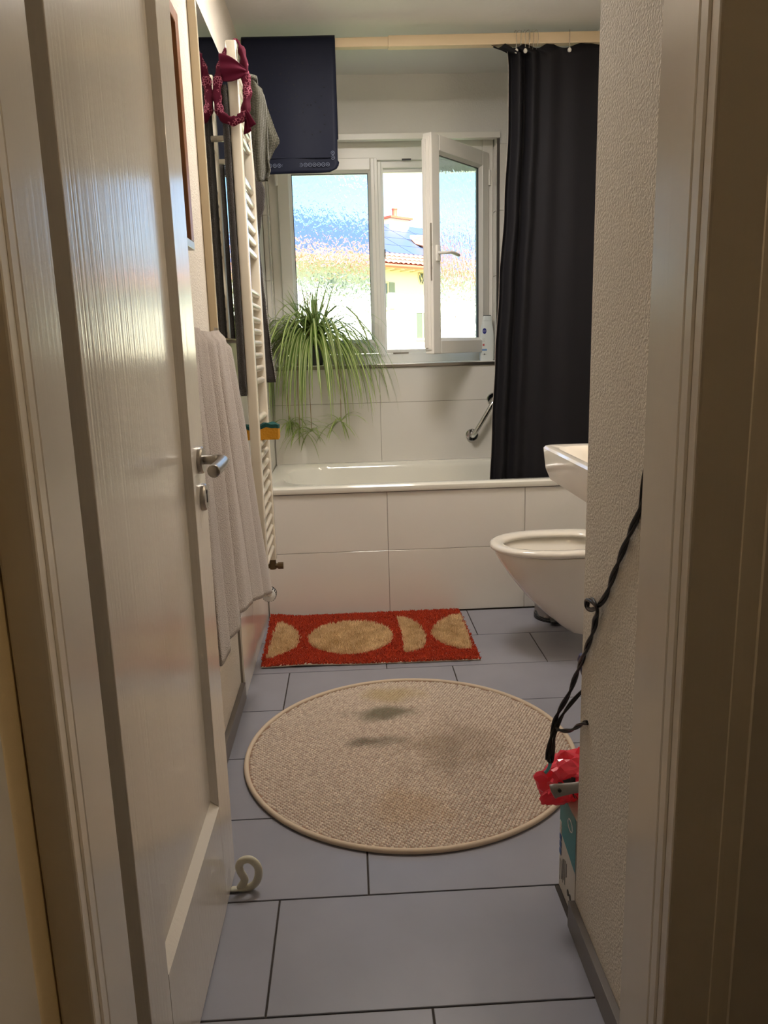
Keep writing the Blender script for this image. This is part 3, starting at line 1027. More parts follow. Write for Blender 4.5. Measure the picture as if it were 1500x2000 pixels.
d2 = thing('waffle_towel', 'dark grey towel with a dotted pale hem hanging past the rear radiator post', 'towel', (-0.28, 2.93, 1.03))
ctl = [(1.80, -0.300), (1.745, -0.281), (1.715, -0.272), (1.665, -0.276), (1.61, -0.292), (1.54, -0.302), (1.42, -0.297), (1.30, -0.290), (1.17, -0.282), (1.042, -0.2705)]
def interp(tab, z):
    for (a, xa), (b, xb) in zip(tab[:-1], tab[1:]):
        if a >= z >= b:
            t = (a - z) / (a - b)
            t = t * t * (3 - 2 * t)
            return xa + (xb - xa) * t
    return tab[-1][1]
def dark2(u, v):
    z = lerp(1.80, 1.042, v)
    xr = interp(ctl, z)
    return (lerp(-0.345, xr, u), 2.918 + 0.012 * u + 0.004 * math.sin(v * 9), z)
MB().grid(clothsheet(dark2, 10, 48)).build('cloth', DARKTERRY, d2, smooth=True, thick=0.006)
dots = MB()
for i in range(56):
    z = 1.43 - i * 0.0068
    x = interp(ctl, z) + 0.001
    dots.box(x - 0.0016, x + 0.0016, 2.9245, 2.934, z - 0.0018, z + 0.0018)
do = dots.build('hem_stitch', HEMWHITE, d2)
do['kind'] = 'stuff'

# ---- olive waffle towel over the top bars
ol = thing('olive_towel', 'olive waffle-weave towel draped over the top of the radiator', 'towel', (-0.27, 2.76, 1.7))
def olive_front(u, v):
    tab = [(0, -0.296, -0.262), (0.10, -0.294, -0.244), (0.2, -0.292, -0.238), (0.42, -0.290, -0.236), (0.6, -0.288, -0.238), (0.75, -0.285, -0.240), (0.9, -0.282, -0.2345), (1.0, -0.277, -0.246)]
    for a, b in zip(tab[:-1], tab[1:]):
        if a[0] <= v <= b[0]:
            t = (v - a[0]) / (b[0] - a[0])
            x0, x1 = lerp(a[1], b[1], t), lerp(a[2], b[2], t)
    z = lerp(2.035, 1.706, v) - 0.035 * u * (1 - v) * (1 - v) - 0.004 * math.sin(u * 6) * v
    return (lerp(x0, x1, u), 2.735 + 0.012 * math.sin(u * 7 + v * 3) + 0.02 * u, z)
MB().grid(clothsheet(olive_front, 14, 30)).build('front_fold', WAFFLE, ol, smooth=True, thick=0.006)
def olive_back(u, v):
    tab = [(0, -0.29, -0.25), (0.25, -0.285, -0.236), (0.55, -0.28, -0.214), (0.72, -0.275, -0.199), (0.85, -0.27, -0.222), (1.0, -0.262, -0.240)]
    for a, b in zip(tab[:-1], tab[1:]):
        if a[0] <= v <= b[0]:
            t = (v - a[0]) / (b[0] - a[0])
            x0, x1 = lerp(a[1], b[1], t), lerp(a[2], b[2], t)
    z = lerp(2.02, 1.775, v) - 0.02 * u * (1 - v)
    return (lerp(x0, x1, u), 2.785 + 0.008 * math.sin(u * 8), z)
MB().grid(clothsheet(olive_back, 14, 24)).build('rear_fold', WAFFLE, ol, smooth=True, thick=0.006)
def olive_over(u, v):
    a = v * PI
    return (lerp(-0.328, -0.262, u) , 2.735 + 0.028 * (1 - math.cos(a)) * 0.9, 2.030 + 0.016 * math.sin(a) - 0.02 * u)
MB().grid(clothsheet(olive_over, 10, 10)).build('top_fold', WAFFLE, ol, smooth=True, thick=0.006)

# ---- bandana on the front post
bn = thing('bandana', 'burgundy paisley bandana looped over the front radiator post', 'bandana', (-0.317, 2.56, 1.82))
loop = [(-0.304, 2.585, 2.075), (-0.337, 2.575, 2.030), (-0.356, 2.562, 1.968), (-0.366, 2.555, 1.905), (-0.355, 2.549, 1.860), (-0.318, 2.545, 1.838), (-0.287, 2.548, 1.856), (-0.276, 2.556, 1.915), (-0.276, 2.565, 1.975), (-0.284, 2.576, 2.035)]
LP = spline(loop, 7, closed=True)
nL = len(LP)
rr = []
for i in range(nL):
    z = LP[i].z
    rr.append(0.0040 if z > 2.055 else 0.0135 - 0.0035 * max(0, (z - 1.95) / 0.1) + 0.002 * math.sin(i * 1.3))
bl = MB()
# twisted, creased cross-section
V, F = [], []
n = 14
for i in range(nL):
    T = (LP[(i + 1) % nL] - LP[i - 1]).normalized()
    u = T.cross(Vector((0, 1, 0))).normalized()
    w = T.cross(u)
    for k in range(n):
        a = 2 * PI * k / n
        q = rr[i] * (1 + 0.22 * math.sin(3 * a + i * 0.35))
        V.append(LP[i] + u * math.cos(a) * q * 0.92 + w * math.sin(a) * q * 0.62)
for i in range(nL):
    j = (i + 1) % nL
    for k in range(n):
        F.append((i * n + k, i * n + (k + 1) % n, j * n + (k + 1) % n, j * n + k))
bl.add(V, F)
bl.build('loop', PAISLEY, bn, smooth=True)
def band_cross(u, v):
    top = lerp(2.030, 1.985, u) + 0.008 * math.sin(u * PI)
    bot = lerp(1.955, 1.972, u) - 0.012 * math.sin(u * PI)
    z = lerp(top, bot, v)
    return (lerp(-0.352, -0.274, u), 2.5615 - 0.006 * math.sin(u * PI) - 0.004 * math.sin(v * PI) - 0.0022 * math.sin(v * 13 + u * 3), z)
MB().grid(clothsheet(band_cross, 14, 22)).build('crossing_fold', BURGUNDY, bn, smooth=True, thick=0.003)
def tail(u, v, s):
    x = -0.279 + (0.014 * v * s) + lerp(-0.006, 0.010, u) * (0.5 + v)
    return (x, 2.548 - 0.010 * s + 0.004 * math.sin(u * 5), lerp(1.862, 1.822 if s > 0 else 1.806, v) + 0.008 * (u - 0.5))
MB().grid(clothsheet(lambda u, v: tail(u, v, 1.0), 6, 8)).build('tail', BURGUNDY, bn, smooth=True, thick=0.003)
MB().grid(clothsheet(lambda u, v: tail(u, v, -0.2), 6, 8)).build('tail', BURGUNDY, bn, smooth=True, thick=0.003)

# ---- sponge on the bars
sp = thing('sponge', 'yellow sponge with a green scrubbing side resting on the radiator bars', 'sponge', (-0.31, 2.73, 0.855))
def wav(x, y):
    return 0.004 * math.sin((x + 0.31) * 60) + 0.002 * math.sin(x * 170 + y * 40)
def slab(zlo, zhi, wl_, wh_):
    xs = [lerp(-0.366, -0.250, i / 14) for i in range(15)]
    ys = [lerp(2.695, 2.762, i / 6) for i in range(7)]
    m = MB()
    top = [[(x, y, zhi + wh_ * wav(x, y)) for x in xs] for y in ys]
    bot = [[(x, y, zlo + wl_ * wav(x, y)) for x in xs] for y in ys]
    m.grid(top).grid(bot)
    for ring_t, ring_b in ((top[0], bot[0]), (top[-1], bot[-1]), ([r[0] for r in top], [r[0] for r in bot]), ([r[-1] for r in top], [r[-1] for r in bot])):
        m.grid([ring_t, ring_b])
    return m
slab(0.855, 0.893, 0.0, 1.0).build('foam', YELLOWFOAM, sp)
slab(0.8935, 0.906, 1.0, 1.3).build('scrub_layer', GREENSCRUB, sp)

# ================================================================== SHOWER RAIL, CURTAIN, NAVY MAT
rl_ = thing('shower_rail', 'beige telescopic shower rail spanning above the bath', 'curtain rail', (0.3, 3.405, 2.33))
def railz(x):
    return 2.3415 + 0.0135 * (x + 0.4) / 1.48
def railbox(x0, x1, h, d):
    m = MB()
    V = []
    for x in (x0, x1):
        zc = railz(x)
        V += [(x, 3.402 - d, zc - h), (x, 3.402 + d, zc - h), (x, 3.402 + d, zc + h), (x, 3.402 - d, zc + h)]
    m.add(V, [(0, 1, 2, 3), (4, 7, 6, 5), (0, 4, 5, 1), (1, 5, 6, 2), (2, 6, 7, 3), (3, 7, 4, 0)])
    return m
railbox(-0.387, 0.25, 0.0175, 0.0165).build('inner_section', BEIGERAIL, rl_, bevel=0.003)
railbox(0.205, 1.0795, 0.0205, 0.020).build('outer_section', BEIGERAIL, rl_, bevel=0.003)

sc_ = thing('shower_curtain', 'black fabric shower curtain drawn to the right end of the rail', 'curtain', (0.87, 3.39, 0.5))
edge_tab = [(2.325, 0.683), (2.30, 0.686), (2.24, 0.690), (2.02, 0.690), (1.72, 0.676), (1.40, 0.656), (1.10, 0.640), (0.80, 0.627), (0.40, 0.612)]
def curt(u, v):
    # u 0 left edge .. 1 right wall
    z = lerp(2.326, 0.42, v)
    x0 = interp(edge_tab, z)
    uu = u
    x = lerp(x0, 1.072, uu)
    squeeze = math.exp(-((uu - 0.14) / 0.16) ** 2)
    amp = (0.022 * squeeze + 0.006) * (1 - 0.35 * v)
    ph = uu * 2 * PI * 7.5 * (1 - 0.42 * uu)
    y = 3.402 + 0.0 + amp * math.sin(ph) + 0.012 * math.sin(uu * 5.0 + 0.6) * v
    y -= 0.012
    if v < 0.001:
        z += 0.008 * math.cos(ph * 1.0)
    z += 0.006 * math.sin(ph) * (1 - v) ** 6
    return (x, y, z)
MB().grid(clothsheet(curt, 150, 70)).build('cloth', CURTAIN, sc_, smooth=True, thick=0.0016)
he = MB().tube([(interp(edge_tab, 2.32 - 1.9 * i / 60) - 0.001, curt(0, i / 60)[1] - 0.001, 2.32 - 1.9 * i / 60) for i in range(61)], 0.0012, 6)
he.build('edge_hem', HEMEDGE, sc_, smooth=True)
ring_me = None
for i, x in enumerate([0.717, 0.729, 0.742, 0.753, 0.765, 0.775, 0.786, 0.798, 0.938]):
    zc = railz(x)
    pth = spline([(0, -0.026, -0.044), (0, -0.029, -0.01), (0, -0.026, 0.024), (0, 0.0, 0.032), (0, 0.026, 0.022), (0, 0.028, -0.02), (0, 0.012, -0.040)], 4)
    if ring_me is None:
        r0 = MB().tube(pth, 0.0011, 6).build('curtain_ring', WIRE, sc_, smooth=True, local=True)
        pb = MB().lathe([(0.001, -0.0085), (0.006, -0.0065), (0.0082, -0.002), (0.0078, 0.003), (0.004, 0.0085), (0.001, 0.0095)], (0, -0.028, -0.050), 'Z', 14).build('pearl', PEARL, r0, smooth=True, local=True)
        ring_me, pearl_me = r0.data, pb.data
        ro, po = r0, pb
    else:
        ro = bpy.data.objects.new('curtain_ring', ring_me)
        col.objects.link(ro)
        ro.parent = sc_
        po = bpy.data.objects.new('pearl', pearl_me)
        col.objects.link(po)
        po.parent = ro
    ro.location = Vector((x, 3.402, zc)) - wloc(sc_)
    ro.rotation_euler = (0, 0, 0.25 * math.sin(i * 2.1) + (0 if i in (0, 3, 8) else PI))

nm_ = thing('bath_mat', 'navy perforated rubber bath mat hung over the shower rail', 'bath mat', (-0.19, 3.37, 1.86))
mx0, mx1, mz0 = -0.374, -0.006, 1.858
def navy_outline(z_top):
    pts = [(mx0, z_top), (mx0, mz0)]
    r = 0.040
    for k in range(9):
        a = math.radians(-90 + 90 * k / 8)
        pts.append((mx1 - r + r * math.cos(a), mz0 + 0.004 + r + r * math.sin(a)))
    pts.append((mx1, z_top))
    return pts
def navy_sheet():
    m = MB()
    zs = [mz0 + 0.0 + (2.345 - mz0) * i / 40 for i in range(41)]
    rows = []
    for z in zs:
        r = 0.040
        xr = mx1 + 0.006 * (z - 2.3) / -0.44 * -1
        if z < mz0 + r:
            d = mz0 + r - z
            xr = mx1 - r + math.sqrt(max(0, r * r - d * d))
        rows.append([(lerp(mx0, xr, u / 20), 3.372 + 0.004 * math.sin(u * 0.5) * (2.345 - z) / 0.48, z + 0.004 * (u / 20) ** 3 * (1 if z < mz0 + r else 0)) for u in range(21)])
    # fold over the rail and a short back flap
    for k in range(1, 9):
        a = PI * k / 8
        rows.append([(lerp(mx0, mx1, u / 20), 3.402 - 0.030 * math.cos(a), 2.345 + 0.024 * math.sin(a) + (railz(lerp(mx0, mx1, u / 20)) - 2.342)) for u in range(21)])
    for z in (2.25, 2.12, 2.0):
        rows.append([(lerp(mx0, mx1, u / 20), 3.434, z) for u in range(21)])
    return m.grid(rows)
navy_sheet().build('sheet', NAVY, nm_, smooth=True, thick=0.005)
MB().box(mx0 + 0.004, mx1 - 0.03, 3.3655, 3.3700, 1.916, 1.920).build('seam_ridge', NAVY, nm_)
cup_me = None
cxs = [-0.325, -0.305, -0.286, -0.267, -0.249, -0.231, -0.205, -0.187, -0.162, -0.143, -0.125, -0.107, -0.089, -0.071, -0.053]
for (x, z) in [(x, 1.8885 + 0.008 * (x + 0.34)) for x in cxs] + [(-0.031, 1.916), (-0.031, 1.934)]:
    if cup_me is None:
        ring = [(0, 0)]
        m = MB()
        m.tube([(0.0068 * math.cos(2 * PI * k / 14), 0, 0.0068 * math.sin(2 * PI * k / 14)) for k in range(14)], 0.0015, 5, closed=True)
        m.lathe([(0.0028, 0), (0.0028, 0.0012)], (0, -0.001, 0), 'Y', 8)
        c0 = m.build('suction_cup', NAVYCUP, nm_, smooth=True, local=True)
        cup_me = c0.data
        o = c0
    else:
        o = bpy.data.objects.new('suction_cup', cup_me)
        col.objects.link(o)
        o.parent = nm_
    o.location = Vector((x, 3.3686, z)) - wloc(nm_)
ho = MB()
for ring_c in ((-0.24, 2.16, 0.07), (-0.13, 2.19, 0.075), (-0.24, 2.04, 0.06), (-0.11, 2.06, 0.055), (-0.17, 2.11, 0.035), (-0.18, 2.24, 0.05)):
    nn = int(ring_c[2] * 190)
    for k in range(nn):
        a = 2 * PI * k / nn + ring_c[2] * 40
        ho.lathe([(0.0026, 0), (0.0026, 0.002)], (ring_c[0] + ring_c[2] * math.cos(a), 3.3675, ring_c[1] + ring_c[2] * math.sin(a)), 'Y', 6)
hoo = ho.build('perforation', NAVYHOLE, nm_)
hoo['kind'] = 'stuff'

# ---- grab bar on the window wall
gbx = thing('grab_bar', 'slanted chrome grab bar on the tiles beside the black curtain', 'grab bar', (0.68, YB, 0.79))
for c in ((0.628, 0.703), (0.738, 0.884)):
    MB().lathe([(0.0325, 0), (0.0325, -0.008), (0.029, -0.012), (0.014, -0.014)], (c[0], YB - 0.0005, c[1]), 'Y', 28).build('flange', CHROME, gbx, smooth='auto')
dv = Vector((0.110, 0, 0.181))
g0, g1 = Vector((0.628, YB, 0.703)), Vector((0.738, YB, 0.884))
MB().tube(spline([g0 + Vector((0, -0.010, 0)), g0 + Vector((0, -0.036, 0)) , g0 + dv * 0.10 + Vector((0, -0.050, 0)), g0 + dv * 0.3 + Vector((0, -0.054, 0)), g0 + dv * 0.7 + Vector((0, -0.054, 0)), g1 - dv * 0.10 + Vector((0, -0.050, 0)), g1 + Vector((0, -0.036, 0)), g1 + Vector((0, -0.010, 0))], 6), 0.0125, 14).build('bar', CHROME, gbx, smooth=True)

# ================================================================== SILL THINGS
BX, BY = 0.711, 4.012
def bot_half(z):
    t = (z - SILL) / 0.222
    tab = [(0, 0.033), (0.03, 0.0365), (0.3, 0.0375), (0.55, 0.0372), (0.72, 0.034), (0.85, 0.0285), (0.93, 0.0255), (0.985, 0.0245), (1.0, 0.023)]
    for a, b in zip(tab[:-1], tab[1:]):
        if a[0] <= t <= b[0]:
            return lerp(a[1], b[1], (t - a[0]) / (b[0] - a[0]))
    return tab[-1][1]
def bot_ring(z, k=1.0):
    h = bot_half(z) * k
    d = h * 0.60
    return [(BX + h * math.copysign(abs(math.cos(a)) ** 0.8, math.cos(a)), BY + d * math.copysign(abs(math.sin(a)) ** 0.8, math.sin(a)), z) for a in [2 * PI * i / 32 for i in range(32)]]
def bot_front(x, z):
    h = bot_half(z)
    c = min(1, abs(x - BX) / h)
    th = math.acos(c ** (1 / 0.8))
    return BY - 0.60 * h * abs(math.sin(th)) ** 0.8
sb = thing('shampoo_bottle', 'white care-lotion bottle with a blue oval label on the window sill', 'bottle', (BX, BY, SILL))
MB().loft([bot_ring(SILL + 0.222 * t) for t in (0.0005, 0.015, 0.03, 0.1, 0.3, 0.45, 0.55, 0.65, 0.72, 0.79, 0.85, 0.89)]).build('body', BOTTLE, sb, smooth='auto')
MB().loft([bot_ring(SILL + 0.222 * t) for t in (0.893, 0.93, 0.96, 0.985, 1.0)]).build('cap', BOTTLE, sb, smooth='auto')
MB().loft([bot_ring(SILL + 0.222 * 1.0, 0.96), [(x, y, SILL + 0.2265) for x, y, z in bot_ring(SILL + 0.222, 0.94)]]).build('cap_top', GASKET, sb)

def decal(name, polys, m, parent, off):
    """flat print wrapped onto the bottle front; polys: list of (x,z) lists"""
    mb = MB()
    for P in polys:
        mb.add([(x, bot_front(x, z) - off, z) for x, z in P], [tuple(range(len(P)))])
    o = mb.build(name, m, parent, fix=False)
    return o
ovc = (BX - 0.014, SILL + 0.222 * 0.665)
def ellipse(c, a, b, n=24):
    return [(c[0] + a * math.cos(2 * PI * k / n), c[1] + b * math.sin(2 * PI * k / n)) for k in range(n)]
decal('label_oval', [ellipse(ovc, 0.0098, 0.0145)], INKNAVY, sb, 0.0008)

def text_polys(txt, cx, cz, width):
    cu_ = bpy.data.curves.new('lettering', 'FONT')
    cu_.body = txt
    cu_.align_x = 'CENTER'
    cu_.align_y = 'CENTER'
    cu_.resolution_u = 2
    ob = bpy.data.objects.new('lettering', cu_)
    col.objects.link(ob)
    bpy.context.view_layer.update()
    me = bpy.data.meshes.new_from_object(ob)
    vs = [v.co.copy() for v in me.vertices]
    fs = [tuple(p.vertices) for p in me.polygons]
    bpy.data.objects.remove(ob)
    bpy.data.curves.remove(cu_)
    w = max(v.x for v in vs) - min(v.x for v in vs)
    s = width / w
    return [(cx + v.x * s, cz + v.y * s) for v in vs], fs
tv, tf = text_polys('NIVEA', ovc[0], ovc[1], 0.0165)
MB().add([(x, bot_front(x, z) - 0.0014, z) for x, z in tv], tf).build('lettering', WHITEINK, sb, fix=False)
tv, tf = text_polys('care &', BX - 0.0185, SILL + 0.222 * 0.49, 0.0125)
MB().add([(x, bot_front(x, z) - 0.001, z) for x, z in tv], tf).build('lettering', INK, sb, fix=False)
tv, tf = text_polys('roses', BX - 0.0185, SILL + 0.222 * 0.445, 0.0115)
MB().add([(x, bot_front(x, z) - 0.001, z) for x, z in tv], tf).build('lettering', INK, sb, fix=False)
fl = [[(BX - 0.0185 + 0.0062 * (0.7 + 0.3 * math.cos(5 * a)) * math.cos(a), SILL + 0.222 * 0.355 + 0.0075 * (0.7 + 0.3 * math.cos(5 * a)) * math.sin(a)) for a in [2 * PI * k / 30 for k in range(30)]]]
decal('printed_flower', fl, INKRED, sb, 0.0008)
decal('printed_bar', [[(BX - 0.026 + 0.003 * k, SILL + 0.222 * 0.225), (BX - 0.023 + 0.003 * k, SILL + 0.222 * 0.225), (BX - 0.023 + 0.003 * k, SILL + 0.222 * 0.268), (BX - 0.026 + 0.003 * k, SILL + 0.222 * 0.268)] for k in range(8)], INKSKY, sb, 0.0010)
decal('printed_mark', [ellipse((BX - 0.0145, SILL + 0.222 * 0.145), 0.003, 0.004, 12), [(BX - 0.024, SILL + 0.222 * 0.14), (BX - 0.005, SILL + 0.222 * 0.14), (BX - 0.005, SILL + 0.222 * 0.148), (BX - 0.024, SILL + 0.222 * 0.148)]], INK, sb, 0.0008)

# ---- spider plant
PX, PY = -0.165, 4.008
sppl = thing('spider_plant', 'variegated spider plant trailing from a dark pot on the window sill', 'plant', (PX, PY, SILL))
MB().lathe([(0.036, 0), (0.038, 0.004), (0.048, 0.085), (0.051, 0.088), (0.051, 0.098), (0.047, 0.098), (0.045, 0.088), (0.001, 0.086)], (PX, PY, SILL), 'Z', 24).build('pot', POT, sppl, smooth='auto')
MB().lathe([(0.001, 0.0), (0.045, 0.0), (0.03, 0.006), (0.001, 0.008)], (PX, PY, SILL + 0.0865), 'Z', 16).build('soil', SOIL, sppl)

def ribbon(pts, wid, side0, uvs=True, fold=0.25):
    """leaf blade: pts path, wid widths; returns mesh (V-fold, two quads across)"""
    me = bpy.data.meshes.new('leaf')
    V, F, U = [], [], []
    n = len(pts)
    for i, p in enumerate(pts):
        a = pts[max(0, i - 1)]
        b = pts[min(n - 1, i + 1)]
        T = (b - a).normalized()
        S = side0 - T * side0.dot(T)
        if S.length < 1e-4:
            S = Vector((1, 0, 0))
        S.normalize()
        Nn = S.cross(T).normalized()
        w = wid[i] / 2
        V += [p - S * w + Nn * w * fold, p, p + S * w + Nn * w * fold]
    for i in range(n - 1):
        F += [(3 * i, 3 * i + 1, 3 * i + 4, 3 * i + 3), (3 * i + 1, 3 * i + 2, 3 * i + 5, 3 * i + 4)]
    me.from_pydata([tuple(v) for v in V], [], F)
    uvl = me.uv_layers.new(name='UVMap')
    lp = 0
    for q in F:
        for vi in q:
            uvl.data[lp].uv = ((vi % 3) / 2, (vi // 3) / (n - 1))
            lp += 1
    me.polygons.foreach_set('use_smooth', [True] * len(F))
    me.materials.append(LEAF)
    me.update()
    return me


def clampp(p):
    p = p.copy()
    p.x = max(-0.378, p.x)
    lim = 4.030 if p.z > SILL + 0.01 else YB - 0.008
    p.y = min(lim, p.y)
    return p


def add_leaf(me):
    o = bpy.data.objects.new('leaf', me)
    col.objects.link(o)
    o.parent = sppl
    o.location = Vector((0, 0, 0))


def leaf_path(base, az, L, elev, g, n=8):
    """arching blade; integrates direction while gravity bends it down"""
    p = base.copy()
    d = Vector((math.cos(az) * math.cos(elev), math.sin(az) * math.cos(elev), math.sin(elev)))
    out = [p.copy()]
    st_ = L / (n - 1)
    for i in range(n - 1):
        p = p + d * st_
        out.append(clampp(p + wloc(sppl)) - wloc(sppl))
        d = (d + Vector((0, 0, -g * st_ / 0.05))).normalized()
    return out


rl2 = random.Random(11)
base0 = Vector((0, 0, 0.10))
nleaf = 0
for i in range(236):
    u = rl2.random()
    az = rl2.uniform(PI * 0.95, PI * 2.05)
    if u < 0.15:      # upright and arching ones
        L = rl2.uniform(0.18, 0.36)
        el = rl2.uniform(0.95, 1.5)
        g = rl2.uniform(0.05, 0.16)
        az = rl2.uniform(0, 2 * PI)
    elif u < 0.30:    # long side arches
        L = rl2.uniform(0.20, 0.33)
        el = rl2.uniform(0.35, 0.95)
        g = rl2.uniform(0.09, 0.18)
        az = rl2.choice([rl2.uniform(-0.5, 0.2), rl2.uniform(PI - 0.2, PI + 0.5)])
    else:             # arches out and drapes down over the pot
        L = rl2.uniform(0.40, 0.72)
        el = rl2.uniform(0.5, 1.25)
        g = rl2.uniform(0.26, 0.46)
    b = base0 + Vector((rl2.uniform(-0.03, 0.03), rl2.uniform(-0.03, 0.015), 0))
    pts = leaf_path(b, az, L, el, g, 9)
    W = rl2.uniform(0.0105, 0.017)
    n = len(pts)
    wid = [W * (0.55 + 0.45 * min(1, t * 4)) * (1 - t ** 3 * 0.93) for t in [k / (n - 1) for k in range(n)]]
    add_leaf(ribbon(pts, wid, Vector((-math.sin(az), math.cos(az), 0))))
# flower stalks (stolons) and the hanging plantlets
ends = [(-0.305, 3.93, 0.80), (-0.195, 3.92, 0.755), (-0.045, 3.925, 0.80), (-0.255, 3.94, 0.77)]
for j, e in enumerate(ends):
    e = Vector(e)
    top = Vector((lerp(PX, e.x, 0.25), 3.97 - 0.01 * j, 1.40 + 0.03 * (j % 2)))
    path = spline([(PX + 0.01 * j, PY - 0.01, SILL + 0.09), (lerp(PX, top.x, 0.5), 3.985, 1.32), tuple(top), (lerp(top.x, e.x, 0.5), 3.93, 1.30), (e.x, e.y, 1.02), tuple(e)], 5)
    MB().tube(path, 0.0017, 5).build('stolon', TERRAC, sppl, smooth=True)
    for k in range(15):
        az = rl2.uniform(0, 2 * PI)
        pts = leaf_path(e - wloc(sppl), az, rl2.uniform(0.11, 0.21), rl2.uniform(-0.6, 0.7), rl2.uniform(0.25, 0.7), 6)
        n = len(pts)
        W = rl2.uniform(0.007, 0.011)
        wid = [W * (0.6 + 0.4 * min(1, t * 4)) * (1 - t ** 3 * 0.93) for t in [q / (n - 1) for q in range(n)]]
        add_leaf(ribbon(pts, wid, Vector((-math.sin(az), math.cos(az), 0))))

# ================================================================== FLOOR THINGS
# ---- round rug
RC = Vector((0.141, 2.066, 0.0))
RR = 0.478
rug = thing('round_rug', 'round beige woven rug with dark stains on the grey floor tiles', 'rug', RC)
MB().lathe([(RR - 0.006, 0.0005), (RR - 0.004, 0.004), (RR - 0.006, 0.0065)], (RC.x, RC.y, 0), 'Z', 96).build('base_weave', RUGBASE, rug)
MB().tube([(RC.x + (RR - 0.005) * math.cos(2 * PI * k / 128), RC.y + (RR - 0.005) * math.sin(2 * PI * k / 128), 0.0075) for k in range(128)], 0.0072, 8, closed=True).build('piping', PIPING, rug, smooth=True)
px_, py_ = 0.0108, 0.0073
pts = []
ny = int(RR / py_) + 1
nx = int(RR / px_) + 1
for j in range(-ny, ny + 1):
    for i in range(-nx, nx + 1):
        x = (i + 0.5 * (j % 2)) * px_
        y = j * py_
        if x * x + y * y < (RR - 0.016) ** 2:
            pts.append((x, y))
P = np.array(pts)
P += rng.normal(0, 0.0002, P.shape)
K = 6
ang = np.arange(K) * 2 * PI / K
dome = [(np.cos(ang) * 0.0052, np.sin(ang) * 0.0036, np.full(K, 0.0055)), (np.cos(ang) * 0.0036, np.sin(ang) * 0.0025, np.full(K, 0.0092))]
tmpl = np.concatenate([np.stack(d, 1) for d in dome] + [np.array([[0, 0, 0.0102]])])
NV = len(tmpl)
hs = 1 + rng.normal(0, 0.06, (len(P), 1, 1))
verts = tmpl[None, :, :] * np.concatenate([np.ones((len(P), 1, 2)), hs], 2)
verts[:, :, 0] += P[:, None, 0]
verts[:, :, 1] += P[:, None, 1]
verts = verts.reshape(-1, 3)
ft = []
for k in range(K):
    k2 = (k + 1) % K
    ft += [(k, k2, K + k2), (k, K + k2, K + k), (K + k, K + k2, 2 * K)]
ft = np.array(ft)
faces = (ft[None] + (np.arange(len(P)) * NV)[:, None, None]).reshape(-1, 3)
th_ = math.radians(8)
rot = np.array([[math.cos(th_), -math.sin(th_), 0], [math.sin(th_), math.cos(th_), 0], [0, 0, 1]])
verts = verts @ rot.T


def fast_mesh(name, verts, tris, m, parent, smooth=True):
    me = bpy.data.meshes.new(name)
    me.vertices.add(len(verts))
    me.vertices.foreach_set('co', np.asarray(verts, dtype=np.float32).ravel())
    me.loops.add(len(tris) * 3)
    me.loops.foreach_set('vertex_index', np.asarray(tris, dtype=np.int32).ravel())
    me.polygons.add(len(tris))
    me.polygons.foreach_set('loop_start', np.arange(len(tris), dtype=np.int32) * 3)
    me.polygons.foreach_set('use_smooth', np.full(len(tris), smooth))
    me.materials.append(m)
    me.update(calc_edges=True)
    me.validate()
    o = bpy.data.objects.new(name, me)
    col.objects.link(o)
    o.parent = parent
    return o


ko = fast_mesh('woven_loops', verts, faces, RUGM, rug)
ko['kind'] = 'stuff'

# ---- rust-red bath mat
C4 = [np.array(p) for p in ((-0.362, 2.712), (0.457, 2.700), (0.452, 3.262), (-0.378, 3.252))]
bm_ = thing('floor_mat', 'rust red tufted mat with cream half-moons lying against the bath', 'bath mat', (0.04, 2.98, 0))
def matp(u, v):
    return (C4[0] * (1 - u) + C4[1] * u) * (1 - v) + (C4[3] * (1 - u) + C4[2] * u) * v
def mat_z(x, y):
    # the two left corners curl up a little
    return 0.012 * max(0, 1 - math.hypot(x + 0.376, y - 3.25) / 0.12) + 0.006 * max(0, 1 - math.hypot(x + 0.2, y - 2.71) / 0.18)
nu, nv = 40, 28
rows = [[(*matp(u / nu, v / nv), 0.0045 + mat_z(*matp(u / nu, v / nv))) for u in range(nu + 1)] for v in range(nv + 1)]
MB().grid(rows).build('backing', MATBACK, bm_, smooth=True, thick=0.006)
shapes = dict(
    a=[(-0.339, 3.164), (-0.325, 3.160), (-0.285, 3.115), (-0.255, 3.055), (-0.240, 2.985), (-0.238, 2.93), (-0.247, 2.88), (-0.285, 2.825), (-0.335, 2.776), (-0.352, 2.788), (-0.345, 2.95)],
    b=[(0.147 * 0 + -0.030 + 0.170 * math.cos(2 * PI * k / 40), 2.968 + 0.180 * math.sin(2 * PI * k / 40)) for k in range(40)],
    c=[(0.172, 3.180), (0.200, 3.170), (0.232, 3.128), (0.262, 3.05), (0.272, 2.97), (0.268, 2.88), (0.25, 2.82), (0.205, 2.788), (0.174, 2.787), (0.182, 2.90), (0.180, 3.04)],
    d=[(0.448, 3.176), (0.405, 3.165), (0.35, 3.10), (0.318, 3.035), (0.300, 2.970), (0.312, 2.90), (0.338, 2.85), (0.395, 2.792), (0.436, 2.793), (0.445, 2.95)])
def inside(poly, X, Y):
    r = np.zeros(len(X), bool)
    n = len(poly)
    for i in range(n):
        x1, y1 = poly[i]
        x2, y2 = poly[(i + 1) % n]
        c = ((y1 > Y) != (y2 > Y)) & (X < (x2 - x1) * (Y - y1) / (y2 - y1 + 1e-12) + x1)
        r ^= c
    return r
NT = 30000
uu, vv = rng.random(NT), rng.random(NT)
Q = np.array([matp(a, b) for a, b in zip(uu, vv)])
jit = Q + rng.normal(0, 0.0025, Q.shape)
lab = np.zeros(NT, int)
